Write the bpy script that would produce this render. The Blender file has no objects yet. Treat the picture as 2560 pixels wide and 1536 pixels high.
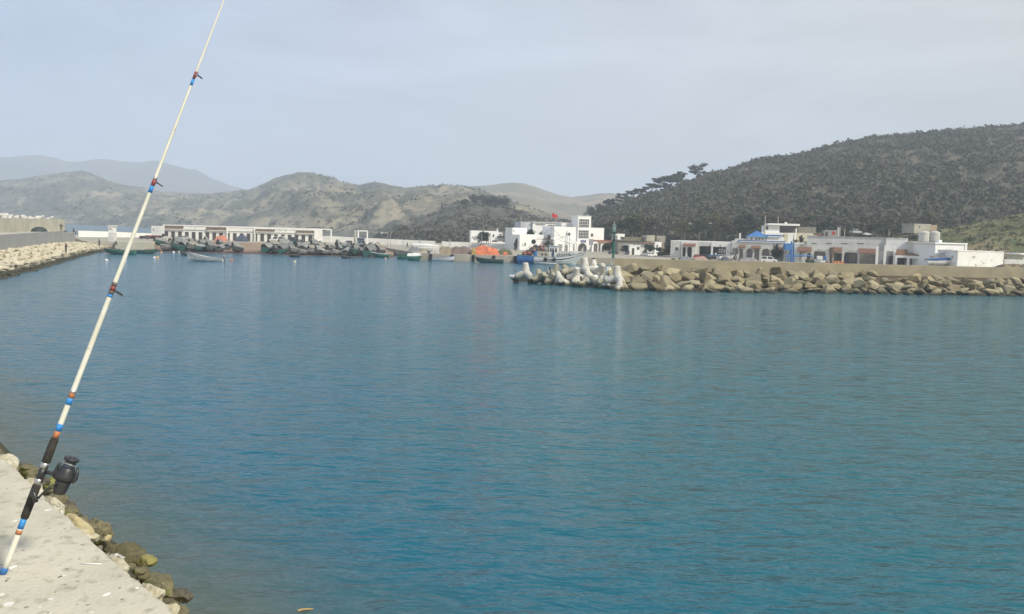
import bpy, bmesh, math, random
import numpy as np
from mathutils import Vector, Matrix, noise

rnd = random.Random(11)
NP = np.random.default_rng(5)
C = bpy.context.scene.collection
sc = bpy.context.scene
rad = math.radians

# ------------------------------------------------------------------ camera (photo is 2560 x 1536)
FPX, CX, CY, EYE = 2217.0, 1280.0, 768.0, 7.0
PITCH = math.atan((768 - 575) / FPX)
ROLL = rad(1.5)
fw = Vector((0, math.cos(PITCH), -math.sin(PITCH)))
up0 = Vector((0, math.sin(PITCH), math.cos(PITCH)))
rt0 = Vector((1, 0, 0))
RT = rt0 * math.cos(ROLL) + up0 * math.sin(ROLL)
UP = up0 * math.cos(ROLL) - rt0 * math.sin(ROLL)
cam_d = bpy.data.cameras.new('camera')
cam = bpy.data.objects.new('camera', cam_d)
C.objects.link(cam)
cam_d.sensor_width = 36
cam_d.lens = FPX / 2560 * 36
cam_d.clip_start = 0.05
cam_d.clip_end = 20000
mw = Matrix.Identity(4)
for i in range(3):
    mw[i][0] = RT[i]; mw[i][1] = UP[i]; mw[i][2] = -fw[i]
mw[0][3], mw[1][3], mw[2][3] = 0, 0, EYE
cam.matrix_world = mw
sc.camera = cam
CAMP = Vector((0, 0, EYE))

def ray(px, py):
    return fw + RT * ((px - CX) / FPX) + UP * ((CY - py) / FPX)
def at(px, py, d):
    r = ray(px, py); return CAMP + r * (d / r.y)
def on(px, py, z):
    r = ray(px, py); return CAMP + r * ((z - EYE) / r.z)
def proj(p):
    v = Vector(p) - CAMP; k = v.dot(fw)
    return CX + FPX * v.dot(RT) / k, CY - FPX * v.dot(UP) / k

# ------------------------------------------------------------------ bookkeeping
def tag(o, label=None, cat=None, group=None, kind=None):
    if label: o['label'] = label
    if cat: o['category'] = cat
    if group: o['group'] = group
    if kind: o['kind'] = kind
    return o
def empty(name, loc, rz=0, label=None, cat=None, group=None):
    o = bpy.data.objects.new(name, None); C.objects.link(o)
    o.location = loc; o.rotation_euler = (0, 0, rz); o.empty_display_size = 0.3
    return tag(o, label, cat, group)
KIDS = {}
def adopt(o, parent):
    o.parent = parent
    KIDS.setdefault(parent.name, []).append(o)
def copy_tree(o, parent=None):
    c = o.copy(); C.objects.link(c)
    if parent is not None:
        c.parent = parent
        KIDS.setdefault(parent.name, []).append(c)
    for ch in list(KIDS.get(o.name, [])):
        copy_tree(ch, c)
    return c

class MB:
    """collects shapes of one mesh"""
    def __init__(s): s.v = []; s.f = []; s.m = []; s.mi = 0
    def add(s, vs, fs):
        b = len(s.v); s.v += [tuple(v) for v in vs]
        for f in fs: s.f.append([b + i for i in f]); s.m.append(s.mi)
        return s
    def box(s, x0, x1, y0, y1, z0, z1):
        return s.add([(x0,y0,z0),(x1,y0,z0),(x1,y1,z0),(x0,y1,z0),(x0,y0,z1),(x1,y0,z1),(x1,y1,z1),(x0,y1,z1)],
              [(0,3,2,1),(4,5,6,7),(0,1,5,4),(1,2,6,5),(2,3,7,6),(3,0,4,7)])
    def prism(s, poly, axis, a, b):
        """poly of 2-d points, extruded on axis from a to b"""
        def p(q, t):
            return (q[0], t, q[1]) if axis == 'y' else ((t, q[0], q[1]) if axis == 'x' else (q[0], q[1], t))
        n = len(poly)
        return s.add([p(q, a) for q in poly] + [p(q, b) for q in poly],
              [list(range(n)), list(range(2*n-1, n-1, -1))] + [(i, n+i, n+(i+1) % n, (i+1) % n) for i in range(n)])
    def chain(s, pts, rs, n=8, cap=True):
        """a tapered tube through points"""
        pts = [Vector(p) for p in pts]
        if not hasattr(rs, '__len__'): rs = [rs]*len(pts)
        b = len(s.v); side = None
        for i, p in enumerate(pts):
            t = (pts[min(i+1, len(pts)-1)] - pts[max(i-1, 0)]).normalized()
            if side is None:
                side = t.cross(Vector((0, 0, 1)))
                if side.length < 1e-3: side = t.cross(Vector((1, 0, 0)))
            side = (side - t*side.dot(t)).normalized(); o = t.cross(side)
            for k in range(n):
                a = 2*math.pi*k/n
                s.v.append(tuple(p + (side*math.cos(a) + o*math.sin(a))*rs[i]))
        for i in range(len(pts)-1):
            for k in range(n):
                s.f.append([b+i*n+k, b+i*n+(k+1) % n, b+(i+1)*n+(k+1) % n, b+(i+1)*n+k]); s.m.append(s.mi)
        if cap:
            s.f.append([b+k for k in range(n)][::-1]); s.m.append(s.mi)
            e = b+(len(pts)-1)*n
            s.f.append([e+k for k in range(n)]); s.m.append(s.mi)
        return s
    def lathe(s, prof, n=16, mtx=None):
        """prof of (r, z) turned round z"""
        b = len(s.v); mtx = mtx or Matrix.Identity(4)
        for r, z in prof:
            for k in range(n):
                a = 2*math.pi*k/n
                s.v.append(tuple(mtx @ Vector((r*math.cos(a), r*math.sin(a), z))))
        for i in range(len(prof)-1):
            for k in range(n):
                s.f.append([b+i*n+k, b+i*n+(k+1) % n, b+(i+1)*n+(k+1) % n, b+(i+1)*n+k]); s.m.append(s.mi)
        s.f.append([b+k for k in range(n)][::-1]); s.m.append(s.mi)
        e = b+(len(prof)-1)*n
        s.f.append([e+k for k in range(n)]); s.m.append(s.mi)
        return s
    def grid(s, rows, close=False):
        b = len(s.v); n = len(rows[0])
        for r in rows: s.v += [tuple(p) for p in r]
        for i in range(len(rows)-1):
            for k in range(n if close else n-1):
                s.f.append([b+i*n+k, b+i*n+(k+1) % n, b+(i+1)*n+(k+1) % n, b+(i+1)*n+k]); s.m.append(s.mi)
        return s
    def build(s, name, mat, parent=None, smooth=False, bevel=0, fix=True):
        me = bpy.data.meshes.new(name)
        me.from_pydata(s.v, [], s.f)
        for m_ in (mat if isinstance(mat, (list, tuple)) else [mat]): me.materials.append(m_)
        me.polygons.foreach_set('material_index', s.m)
        if fix or bevel:
            bm = bmesh.new(); bm.from_mesh(me)
            bmesh.ops.recalc_face_normals(bm, faces=bm.faces)
            if bevel: bmesh.ops.bevel(bm, geom=[e for e in bm.edges if len(e.link_faces) == 2 and e.calc_face_angle() > .5], offset=bevel, segments=1, affect='EDGES', clamp_overlap=True)
            bm.to_mesh(me); bm.free()
        if smooth: me.polygons.foreach_set('use_smooth', [True]*len(me.polygons))
        me.update()
        o = bpy.data.objects.new(name, me); C.objects.link(o)
        if parent is not None: adopt(o, parent)
        return o

def raw_mesh(name, v, f, mat, parent=None, mi=None, smooth=False):
    """fast mesh from numpy arrays, f is (n,k)"""
    me = bpy.data.meshes.new(name)
    v = np.asarray(v, np.float32); f = np.asarray(f, np.int32); n, k = f.shape
    me.vertices.add(len(v)); me.vertices.foreach_set('co', v.ravel())
    me.loops.add(n*k); me.loops.foreach_set('vertex_index', f.ravel())
    me.polygons.add(n); me.polygons.foreach_set('loop_start', np.arange(0, n*k, k, dtype=np.int32))
    for m_ in (mat if isinstance(mat, (list, tuple)) else [mat]): me.materials.append(m_)
    if mi is not None: me.polygons.foreach_set('material_index', np.asarray(mi, np.int32))
    if smooth: me.polygons.foreach_set('use_smooth', np.ones(n, bool))
    me.update(calc_edges=True); me.validate()
    o = bpy.data.objects.new(name, me); C.objects.link(o)
    if parent is not None: adopt(o, parent)
    return o

def leaf_quads(cen, rad3, n, size, flat=0.0, shell=0.45):
    """n little leaf quads per clump, spread through each clump's volume"""
    cen = np.asarray(cen, float); m = len(cen)
    rad3 = np.broadcast_to(np.asarray(rad3, float), (m, 3))
    size = np.broadcast_to(np.asarray(size, float), (m,))
    d = NP.normal(size=(m, n, 3)); d /= np.linalg.norm(d, axis=2, keepdims=True)
    r = shell + (1-shell)*NP.random((m, n, 1))**.6
    p = cen[:, None, :] + d*r*rad3[:, None, :]
    a = NP.normal(size=(m, n, 3)); a[..., 2] *= (1-flat); a /= np.linalg.norm(a, axis=2, keepdims=True)
    b = np.cross(a, NP.normal(size=(m, n, 3))); b[..., 2] *= (1-flat); b /= np.linalg.norm(b, axis=2, keepdims=True)+1e-9
    sz = size[:, None, None]*(.6+.8*NP.random((m, n, 1)))
    a = a*sz; b = b*sz*.7
    q = np.stack([p-a-b*.4, p+a*.2-b, p+a+b*.3, p-a*.3+b], axis=2).reshape(-1, 3)
    return q, np.arange(len(q)).reshape(-1, 4)

# ------------------------------------------------------------------ materials
def mat(name, c, c2=None, rough=.8, scale=2., detail=5, spec=.3, metal=0, bump=0, bscale=12., rand=0, wet=None, world=False,
        lo=.38, hi=.62, stretch=None, c3=None, s3=20., lo3=.55, hi3=.7, rand_mix=None):
    m = bpy.data.materials.new(name); m.use_nodes = True
    nt = m.node_tree; N = nt.nodes; L = nt.links
    bs = N['Principled BSDF']; bs.inputs['Roughness'].default_value = rough
    bs.inputs['Metallic'].default_value = metal; bs.inputs['Specular IOR Level'].default_value = spec
    geo = N.new('ShaderNodeNewGeometry'); tc = N.new('ShaderNodeTexCoord')
    src = geo.outputs['Position'] if world else tc.outputs['Object']
    if stretch:
        mp = N.new('ShaderNodeMapping'); mp.inputs['Scale'].default_value = stretch
        L.new(src, mp.inputs[0]); src = mp.outputs[0]
    if c2 is None: c2 = tuple(x*.78 for x in c)
    def nz(sc_, det, lo_, hi_):
        n_ = N.new('ShaderNodeTexNoise'); n_.inputs['Scale'].default_value = sc_; n_.inputs['Detail'].default_value = det
        L.new(src, n_.inputs['Vector'])
        r = N.new('ShaderNodeMapRange'); r.inputs[1].default_value = lo_; r.inputs[2].default_value = hi_
        L.new(n_.outputs['Fac'], r.inputs[0]); return r.outputs[0]
    def mix(fac, a, b):
        x = N.new('ShaderNodeMix'); x.data_type = 'RGBA'
        if hasattr(fac, 'links'): L.new(fac, x.inputs[0])
        else: x.inputs[0].default_value = fac
        for s_, k in ((a, 6), (b, 7)):
            if hasattr(s_, 'links'): L.new(s_, x.inputs[k])
            else: x.inputs[k].default_value = (*s_, 1)
        return x.outputs[2]
    col = mix(nz(scale, detail, lo, hi), c, c2)
    if c3: col = mix(nz(s3, 3, lo3, hi3), col, c3)
    if rand or rand_mix:
        oi = N.new('ShaderNodeObjectInfo')
    if rand_mix: col = mix(oi.outputs['Random'], col, rand_mix)
    if rand:
        r = N.new('ShaderNodeMapRange'); r.inputs[3].default_value = 1-rand; r.inputs[4].default_value = 1+rand
        w_ = N.new('ShaderNodeMath'); w_.operation = 'MULTIPLY'; w_.inputs[1].default_value = 7.31
        fr = N.new('ShaderNodeMath'); fr.operation = 'FRACT'
        L.new(oi.outputs['Random'], w_.inputs[0]); L.new(w_.outputs[0], fr.inputs[0]); L.new(fr.outputs[0], r.inputs[0])
        h = N.new('ShaderNodeHueSaturation'); L.new(r.outputs[0], h.inputs['Value']); L.new(col, h.inputs['Color']); col = h.outputs[0]
    if wet:
        sx = N.new('ShaderNodeSeparateXYZ'); L.new(geo.outputs['Position'], sx.inputs[0])
        n_ = N.new('ShaderNodeTexNoise'); n_.inputs['Scale'].default_value = 1.3; L.new(geo.outputs['Position'], n_.inputs['Vector'])
        ad = N.new('ShaderNodeMath'); ad.operation = 'MULTIPLY_ADD'; ad.inputs[1].default_value = -.5; L.new(n_.outputs['Fac'], ad.inputs[0]); L.new(sx.outputs[2], ad.inputs[2])
        r = N.new('ShaderNodeMapRange'); r.inputs[1].default_value = wet[0]-.15-.25; r.inputs[2].default_value = wet[0]+.15-.25
        r.inputs[3].default_value = 1; r.inputs[4].default_value = 0
        L.new(ad.outputs[0], r.inputs[0]); col = mix(r.outputs[0], col, wet[1])
    L.new(col, bs.inputs['Base Color'])
    if bump:
        n_ = N.new('ShaderNodeTexNoise'); n_.inputs['Scale'].default_value = bscale; n_.inputs['Detail'].default_value = 6
        L.new(src, n_.inputs['Vector'])
        b = N.new('ShaderNodeBump'); b.inputs['Strength'].default_value = 1; b.inputs['Distance'].default_value = bump
        L.new(n_.outputs['Fac'], b.inputs['Height']); L.new(b.outputs[0], bs.inputs['Normal'])
    return m

WETC = (.035, .036, .025)
white = mat('white_paint', (.78, .77, .73), (.70, .69, .65), scale=.6, rough=.7, world=True)
whiteclean = mat('white_render', (.82, .82, .80), (.76, .76, .74), scale=.4, rough=.7, world=True)
peel = mat('peeling_white_paint', (.78, .78, .74), (.70, .70, .66), scale=.5, c3=(.40, .40, .33), s3=1.1, lo3=.60, hi3=.66, world=True)
greywall = mat('grey_white_render', (.60, .60, .58), (.52, .52, .50), scale=.7, world=True)
concrete = mat('concrete', (.36, .35, .31), (.27, .26, .23), scale=.5, rough=.9, bump=.01, world=True, wet=(.45, WETC))
greyconc = mat('grey_concrete', (.32, .32, .31), (.28, .28, .275), scale=.3, rough=.9, world=True)
creamconc = mat('cream_concrete', (.44, .42, .34), (.36, .345, .28), scale=.35, rough=.9, world=True)
tanconc = mat('tan_concrete', (.34, .30, .20), (.27, .24, .165), scale=.45, rough=.9, world=True)
tile = mat('clay_tile', (.25, .14, .095), (.18, .10, .07), scale=3, bump=.03, bscale=8)
browntile = mat('brown_tile', (.17, .125, .085), (.11, .085, .06), scale=2, bump=.03, bscale=8)
darkglass = mat('window_glass', (.03, .035, .04), (.05, .055, .06), rough=.25, spec=.5)
darkwood = mat('dark_door', (.085, .07, .06), (.05, .045, .04), scale=1.5)
frame_m = mat('window_frame', (.45, .45, .43))
darkmetal = mat('dark_metal', (.04, .042, .045), rough=.5)
galv = mat('galvanised_steel', (.38, .39, .40), rough=.5, metal=.3)
corr = mat('corrugated_cladding', (.50, .52, .55), (.36, .38, .41), scale=.9, stretch=(1, 1, .02), world=True)
bluep = mat('blue_paint', (.04, .14, .36), (.05, .17, .40), scale=1)
greenp = mat('green_paint', (.015, .115, .085), (.02, .14, .10), scale=2)
redp = mat('red_paint', (.45, .05, .04))
orange = mat('orange_net', (.62, .20, .09), (.42, .12, .06), scale=1.2, bump=.08, bscale=5)
brownnet = mat('brown_net', (.15, .105, .085), (.10, .075, .065), scale=.9, bump=.06, bscale=5)
rubber = mat('black_rubber', (.018, .018, .018), rough=.7)

# ------------------------------------------------------------------ sky, sun, air
SUN_EL = rad(41); SUND = Vector((.78, -.62, 0)).normalized()
sund = Vector((SUND.x*math.cos(SUN_EL), SUND.y*math.cos(SUN_EL), math.sin(SUN_EL)))
w = bpy.data.worlds.new('World'); sc.world = w; w.use_nodes = True
nt = w.node_tree; N = nt.nodes; L = nt.links
sky = N.new('ShaderNodeTexSky'); sky.sky_type = 'NISHITA'; sky.sun_disc = False
sky.sun_elevation = SUN_EL; sky.sun_rotation = math.atan2(SUND.x, SUND.y); sky.air_density = 1.5; sky.dust_density = 3
tc = N.new('ShaderNodeTexCoord')
mp = N.new('ShaderNodeMapping'); mp.inputs['Scale'].default_value = (1.4, 1.4, 5.5); L.new(tc.outputs['Generated'], mp.inputs[0])
nz = N.new('ShaderNodeTexNoise'); nz.inputs['Scale'].default_value = 1.7; nz.inputs['Detail'].default_value = 6; nz.inputs['Roughness'].default_value = .55
nz.inputs['Distortion'].default_value = .6
L.new(mp.outputs[0], nz.inputs['Vector'])
# thin veil of cloud: bluer away from the sun, whiter towards it
dp = N.new('ShaderNodeVectorMath'); dp.operation = 'DOT_PRODUCT'; dp.inputs[1].default_value = (.75, -.35, .0); L.new(tc.outputs['Generated'], dp.inputs[0])
mr = N.new('ShaderNodeMapRange'); mr.inputs[1].default_value = -.72; mr.inputs[2].default_value = .05; L.new(dp.outputs['Value'], mr.inputs[0])
cc = N.new('ShaderNodeMix'); cc.data_type = 'RGBA'; cc.inputs[6].default_value = (4.9, 6.0, 8.3, 1); cc.inputs[7].default_value = (7.1, 7.2, 7.3, 1)
L.new(mr.outputs[0], cc.inputs[0])
n2 = N.new('ShaderNodeMapRange'); n2.inputs[1].default_value = .33; n2.inputs[2].default_value = .7; n2.inputs[3].default_value = .84; n2.inputs[4].default_value = 1.14
L.new(nz.outputs['Fac'], n2.inputs[0])
ml = N.new('ShaderNodeMix'); ml.data_type = 'RGBA'; ml.blend_type = 'MULTIPLY'; ml.inputs[0].default_value = 1
L.new(cc.outputs[2], ml.inputs[6]); L.new(n2.outputs[0], ml.inputs[7])
mx = N.new('ShaderNodeMix'); mx.data_type = 'RGBA'; mx.inputs[0].default_value = .90
L.new(sky.outputs[0], mx.inputs[6]); L.new(ml.outputs[2], mx.inputs[7])
L.new(mx.outputs[2], N['Background'].inputs['Color']); N['Background'].inputs['Strength'].default_value = .1

sl = bpy.data.lights.new('sun', 'SUN'); so = bpy.data.objects.new('sun', sl); C.objects.link(so)
sl.energy = 4.4; sl.angle = rad(8); sl.color = (1, .93, .80)
so.rotation_euler = sund.to_track_quat('Z', 'Y').to_euler(); so.location = (30, -20, 60)

hz = MB().box(-3600, 3600, -140, 4700, -9, 290).build('haze', [])
hm = bpy.data.materials.new('air'); hm.use_nodes = True; hm.node_tree.nodes.clear()
o_ = hm.node_tree.nodes.new('ShaderNodeOutputMaterial'); pv = hm.node_tree.nodes.new('ShaderNodeVolumePrincipled')
pv.inputs['Color'].default_value = (.78, .87, 1.0, 1); pv.inputs['Density'].default_value = .00044
hm.node_tree.links.new(pv.outputs[0], o_.inputs['Volume'])
hz.data.materials.append(hm); tag(hz, kind='stuff', label='thin pale haze lying over the bay and the hills', cat='haze')
sc.view_settings.view_transform = 'Standard'; sc.view_settings.look = 'None'; sc.view_settings.exposure = .08; sc.view_settings.gamma = 1
sc.cycles.use_denoising = True
sc.cycles.max_bounces = 6; sc.cycles.volume_bounces = 1; sc.cycles.transparent_max_bounces = 12

# ------------------------------------------------------------------ water
def water_mat():
    m = bpy.data.materials.new('sea_water'); m.use_nodes = True
    nt = m.node_tree; N = nt.nodes; L = nt.links; bs = N['Principled BSDF']
    geo = N.new('ShaderNodeNewGeometry')
    bs.inputs['Roughness'].default_value = .11; bs.inputs['Specular IOR Level'].default_value = .42; bs.inputs['IOR'].default_value = 1.33
    # body colour: patches of bluer and greener water
    n0 = N.new('ShaderNodeTexNoise'); n0.inputs['Scale'].default_value = .03; n0.inputs['Detail'].default_value = 4
    L.new(geo.outputs['Position'], n0.inputs['Vector'])
    r0 = N.new('ShaderNodeMapRange'); r0.inputs[1].default_value = .35; r0.inputs[2].default_value = .65; sxw = N.new('ShaderNodeSeparateXYZ'); L.new(geo.outputs['Position'], sxw.inputs[0]); gx_ = N.new('ShaderNodeMath'); gx_.operation = 'MULTIPLY_ADD'; gx_.inputs[1].default_value = .006; L.new(sxw.outputs[0], gx_.inputs[0]); L.new(n0.outputs['Fac'], gx_.inputs[2]); L.new(gx_.outputs[0], r0.inputs[0])
    mc = N.new('ShaderNodeMix'); mc.data_type = 'RGBA'; mc.inputs[6].default_value = (.004, .094, .152, 1); mc.inputs[7].default_value = (.007, .098, .125, 1)
    L.new(r0.outputs[0], mc.inputs[0])
    # distance from the rocky shore of the jetty
    dt = N.new('ShaderNodeVectorMath'); dt.operation = 'DOT_PRODUCT'; dt.inputs[1].default_value = (.75, .66, 0)
    L.new(geo.outputs['Position'], dt.inputs[0])
    n1 = N.new('ShaderNodeTexNoise'); n1.inputs['Scale'].default_value = .35; n1.inputs['Detail'].default_value = 3; L.new(geo.outputs['Position'], n1.inputs['Vector'])
    ad = N.new('ShaderNodeMath'); ad.operation = 'MULTIPLY_ADD'; ad.inputs[1].default_value = 3.0; L.new(n1.outputs['Fac'], ad.inputs[0]); L.new(dt.outputs['Value'], ad.inputs[2])
    sh = N.new('ShaderNodeMapRange'); sh.interpolation_type = 'SMOOTHSTEP'; sh.inputs[1].default_value = 6.9; sh.inputs[2].default_value = 12.6; sh.inputs[3].default_value = .25; sh.inputs[4].default_value = 0
    L.new(ad.outputs[0], sh.inputs[0])
    # murky green over the stones
    mg = N.new('ShaderNodeMix'); mg.data_type = 'RGBA'; mg.inputs[7].default_value = (.13, .155, .12, 1)
    mk = N.new('ShaderNodeMapRange'); mk.interpolation_type = 'SMOOTHSTEP'; mk.inputs[1].default_value = 6.5; mk.inputs[2].default_value = 12.0; mk.inputs[3].default_value = .85; mk.inputs[4].default_value = 0; L.new(ad.outputs[0], mk.inputs[0]); L.new(mk.outputs[0], mg.inputs[0]); L.new(mc.outputs[2], mg.inputs[6]); L.new(mg.outputs[2], bs.inputs['Base Color'])
    # ripples: crests run across the view
    hs = None
    for sc_, sx, sy, amp, rot in ((1.0, .75, 1.7, .22, 8), (1.0, 2.0, 4.4, .07, -10), (1.0, 6, 11, .018, 12), (1.0, .08, .16, .20, -5)):
        mp = N.new('ShaderNodeMapping'); mp.inputs['Scale'].default_value = (sx, sy, 1); mp.inputs['Rotation'].default_value = (0, 0, rad(rot))
        L.new(geo.outputs['Position'], mp.inputs[0])
        t = N.new('ShaderNodeTexNoise'); t.inputs['Scale'].default_value = sc_; t.inputs['Detail'].default_value = 3.5; t.inputs['Distortion'].default_value = .5
        L.new(mp.outputs[0], t.inputs['Vector'])
        k = N.new('ShaderNodeMath'); k.operation = 'MULTIPLY_ADD'; k.inputs[1].default_value = amp; L.new(t.outputs['Fac'], k.inputs[0])
        if hs is None: k.inputs[2].default_value = 0
        else: L.new(hs, k.inputs[2])
        hs = k.outputs[0]
    b = N.new('ShaderNodeBump'); b.inputs['Strength'].default_value = .8; b.inputs['Distance'].default_value = 1.0
    L.new(hs, b.inputs['Height'])
    # small chop as direct slope noise, so that far ripples keep breaking the reflections
    acc = b.outputs[0]
    for sx, sy, kx, ky, rot in ((.7, 1.5, .10, .26, 6), (2.2, 4.2, .12, .26, -9), (6, 11, .08, .16, 10)):
        mp = N.new('ShaderNodeMapping'); mp.inputs['Scale'].default_value = (sx, sy, 1); mp.inputs['Rotation'].default_value = (0, 0, rad(rot)); L.new(geo.outputs['Position'], mp.inputs[0])
        t = N.new('ShaderNodeTexNoise'); t.inputs['Scale'].default_value = 1; t.inputs['Detail'].default_value = 2; L.new(mp.outputs[0], t.inputs['Vector'])
        s_ = N.new('ShaderNodeVectorMath'); s_.operation = 'SUBTRACT'; s_.inputs[1].default_value = (.5, .5, .5); L.new(t.outputs['Color'], s_.inputs[0])
        k = N.new('ShaderNodeVectorMath'); k.operation = 'MULTIPLY_ADD'; k.inputs[1].default_value = (kx*2.3, ky*2.3, 0); L.new(s_.outputs[0], k.inputs[0]); L.new(acc, k.inputs[2]); acc = k.outputs[0]
    nn = N.new('ShaderNodeVectorMath'); nn.operation = 'NORMALIZE'; L.new(acc, nn.inputs[0]); L.new(nn.outputs[0], bs.inputs['Normal'])
    tr = N.new('ShaderNodeBsdfTransparent'); tr.inputs['Color'].default_value = (.62, .72, .66, 1)
    ms = N.new('ShaderNodeMixShader'); gl = N.new('ShaderNodeBsdfGlossy')
    L.new(sh.outputs[0], ms.inputs[0]); L.new(bs.outputs[0], ms.inputs[1]); L.new(tr.outputs[0], ms.inputs[2])
    L.new(ms.outputs[0], N['Material Output'].inputs['Surface'])
    N.remove(gl)
    return m
water = MB().add([(-3500, -130, 0), (3500, -130, 0), (3500, 4600, 0), (-3500, 4600, 0)], [(0, 1, 2, 3)]).build('water', water_mat())
tag(water, kind='structure')

# ------------------------------------------------------------------ land
ZL = 1.45
def pl(px, d, py=600):
    p = at(px, py, d); return (p.x, p.y)
land_m = mat('yard_ground', (.36, .33, .27), (.28, .26, .21), scale=.09, rough=.95, world=True, c3=(.42, .40, .35), s3=.4)
LP = [pl(1050, 190), pl(1300, 190), pl(1600, 193), pl(1590, 150), pl(1560, 124.5), pl(1900, 125), pl(2250, 126), pl(2700, 127), pl(3300, 128),
      (420, 128), (480, 330), (420, 640), pl(1500, 640), pl(1150, 420), pl(1130, 330), pl(900, 299), pl(400, 297), pl(150, 300), pl(125, 240), pl(212, 205), pl(292, 208), pl(330, 212), pl(382, 211), pl(378, 252), pl(965, 252), pl(968, 232)]
g = MB().prism(LP, 'z', -3, ZL).build('ground', land_m); tag(g, kind='structure')

sand = mat('beach_sand', (.30, .225, .15), (.23, .17, .115), scale=.25, rough=.95, bump=.04, bscale=2, world=True, wet=(.32, (.10, .065, .05)), c3=(.16, .10, .07), s3=1.5)
rows = []
for i in range(22):
    s = i/21
    r = []
    for k in range(60):
        px = 362 + (985-362)*k/59
        d = 186 + s*68
        x, y = pl(px, d)
        z = -.5 + 2.0*min(1, s*1.05)**.9 + .10*noise.noise(Vector((x*.25, y*.25, 3)))
        r.append((x, y, min(z, ZL+.03+.02*noise.noise(Vector((x, y, 0)))) if s < 1 else ZL-.2))
    rows.append(r)
b_ = MB().grid(rows).build('beach', sand, smooth=True); tag(b_, kind='structure')

# ------------------------------------------------------------------ hills
def interp(tab, x):
    if x <= tab[0][0]: return tab[0][1]
    for (a, b), (c, d) in zip(tab, tab[1:]):
        if x <= c: return b + (d-b)*(x-a)/(c-a)
    return tab[-1][1]
def hill(name, ridge, d0, d1, zb, m, step=10, nrow=34, gul=10, gs=.02, conv=.12, back=.6, rough=.6, seed=0, aniso=1.0):
    x0, x1 = ridge[0][0], ridge[-1][0]; n = int((x1-x0)/step)+1
    rows = []
    for j in range(nrow+7):
        s = j/(nrow-1) if j < nrow else 1 + (j-nrow+1)/7*back
        r = []
        for k in range(n):
            px = x0+(x1-x0)*k/(n-1)
            a = interp(d0, px); b = interp(d1, px); d = a+(b-a)*s
            t = at(px, interp(ridge, px), b); x, y = t.x*d/b, d
            if s <= 1:
                z = zb+(t.z-zb)*(s*(1+conv)-conv*s*s)
                e = math.sin(math.pi*min(1, s))**.7
                q = noise.fractal(Vector((x*gs+seed, y*gs*aniso, seed*1.7)), 1, 2, 5)
                z += gul*e*(-abs(q)*1.5+.25) + gul*.03*noise.noise(Vector((x*gs*9, y*gs*9, seed)))
                if s == 1 or j == nrow-2: z += rough*noise.noise(Vector((x*.06, seed, 1)))*(1 if s == 1 else .4)
            else: z = zb+(t.z-zb)*max(0., 1-(s-1)/back)**1.3
            r.append((x, y, z))
        rows.append(r)
    o = MB().grid(rows).build(name, m, smooth=True); tag(o, kind='structure')
    G = np.array(rows[:nrow])
    def sample(cnt, s0=0, s1=1, p0=0, p1=1):
        u = NP.random(cnt)*(s1-s0)+s0; v = NP.random(cnt)*(p1-p0)+p0
        i = np.clip(u*(nrow-1), 0, nrow-1.001); k = np.clip(v*(n-1), 0, n-1.001)
        a, b = i.astype(int), k.astype(int); fi, fk = (i-a)[:, None], (k-b)[:, None]
        return (G[a, b]*(1-fi)+G[a+1, b]*fi)*(1-fk)+(G[a, b+1]*(1-fi)+G[a+1, b+1]*fi)*fk
    return sample

mtn_m = mat('far_mountain', (.065, .075, .08), (.12, .11, .09), scale=.004, detail=8, world=True)
tan_m = mat('scrubby_slope', (.105, .104, .075), (.30, .262, .185), scale=.016, detail=10, lo=.44, hi=.68, world=True, c3=(.075, .08, .055), s3=.09, lo3=.48, hi3=.62, stretch=(1, .6, 1.8), bump=9, bscale=.035)
brown_m = mat('dry_slope', (.25, .20, .14), (.14, .135, .09), scale=.007, detail=8, world=True, c3=(.09, .10, .07), s3=.03, lo3=.56, hi3=.66)
dark_m = mat('wooded_slope', (.058, .058, .040), (.108, .092, .064), scale=.16, detail=8, lo=.45, hi=.66, world=True)
grass_m = mat('grassy_slope', (.085, .10, .038), (.15, .14, .065), scale=.12, detail=8, world=True, c3=(.20, .16, .09), s3=.06, lo3=.6, hi3=.66)

hill('far_mountain', [(-700, 440), (-300, 410), (0, 394), (60, 390), (100, 388), (140, 396), (165, 405), (200, 404), (235, 398), (262, 397), (300, 404), (350, 406), (375, 402), (395, 401), (430, 412), (470, 422), (490, 424), (525, 445), (570, 462), (620, 475), (690, 500), (760, 540)],
     [(-700, 2500)], [(-700, 3300)], -2, mtn_m, gul=70, gs=.0016, rough=3, seed=4)
SB = hill('left_hill', [(-500, 480), (-150, 455), (0, 452), (60, 446), (120, 436), (170, 430), (210, 427), (235, 436), (262, 448), (300, 460), (350, 468), (400, 478), (450, 482), (520, 484), (580, 480), (625, 474), (660, 459), (690, 446), (720, 437), (745, 431), (775, 431), (800, 436), (830, 447), (860, 459), (900, 464), (920, 459), (940, 457), (960, 461), (985, 468), (1020, 471), (1045, 466), (1110, 466), (1150, 469), (1200, 478), (1260, 500), (1330, 530), (1420, 560)],
     [(-500, 1150), (200, 1030), (365, 850), (600, 690), (900, 480), (1150, 400), (1420, 380)], [(-500, 1700), (600, 1500), (800, 1150), (1200, 1000), (1420, 800)], -1.5, tan_m, step=6, nrow=80, gul=34, gs=.008, rough=1.5, seed=9)
hill('dry_hill', [(1000, 485), (1080, 470), (1140, 467), (1220, 464), (1255, 460), (1280, 457), (1310, 459), (1340, 468), (1370, 479), (1400, 488), (1430, 493), (1460, 490), (1500, 484), (1530, 484), (1570, 490), (1640, 505), (1800, 540)],
     [(1000, 800)], [(1000, 1500)], 0, brown_m, gul=22, gs=.004, rough=1.5, seed=2)
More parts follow.
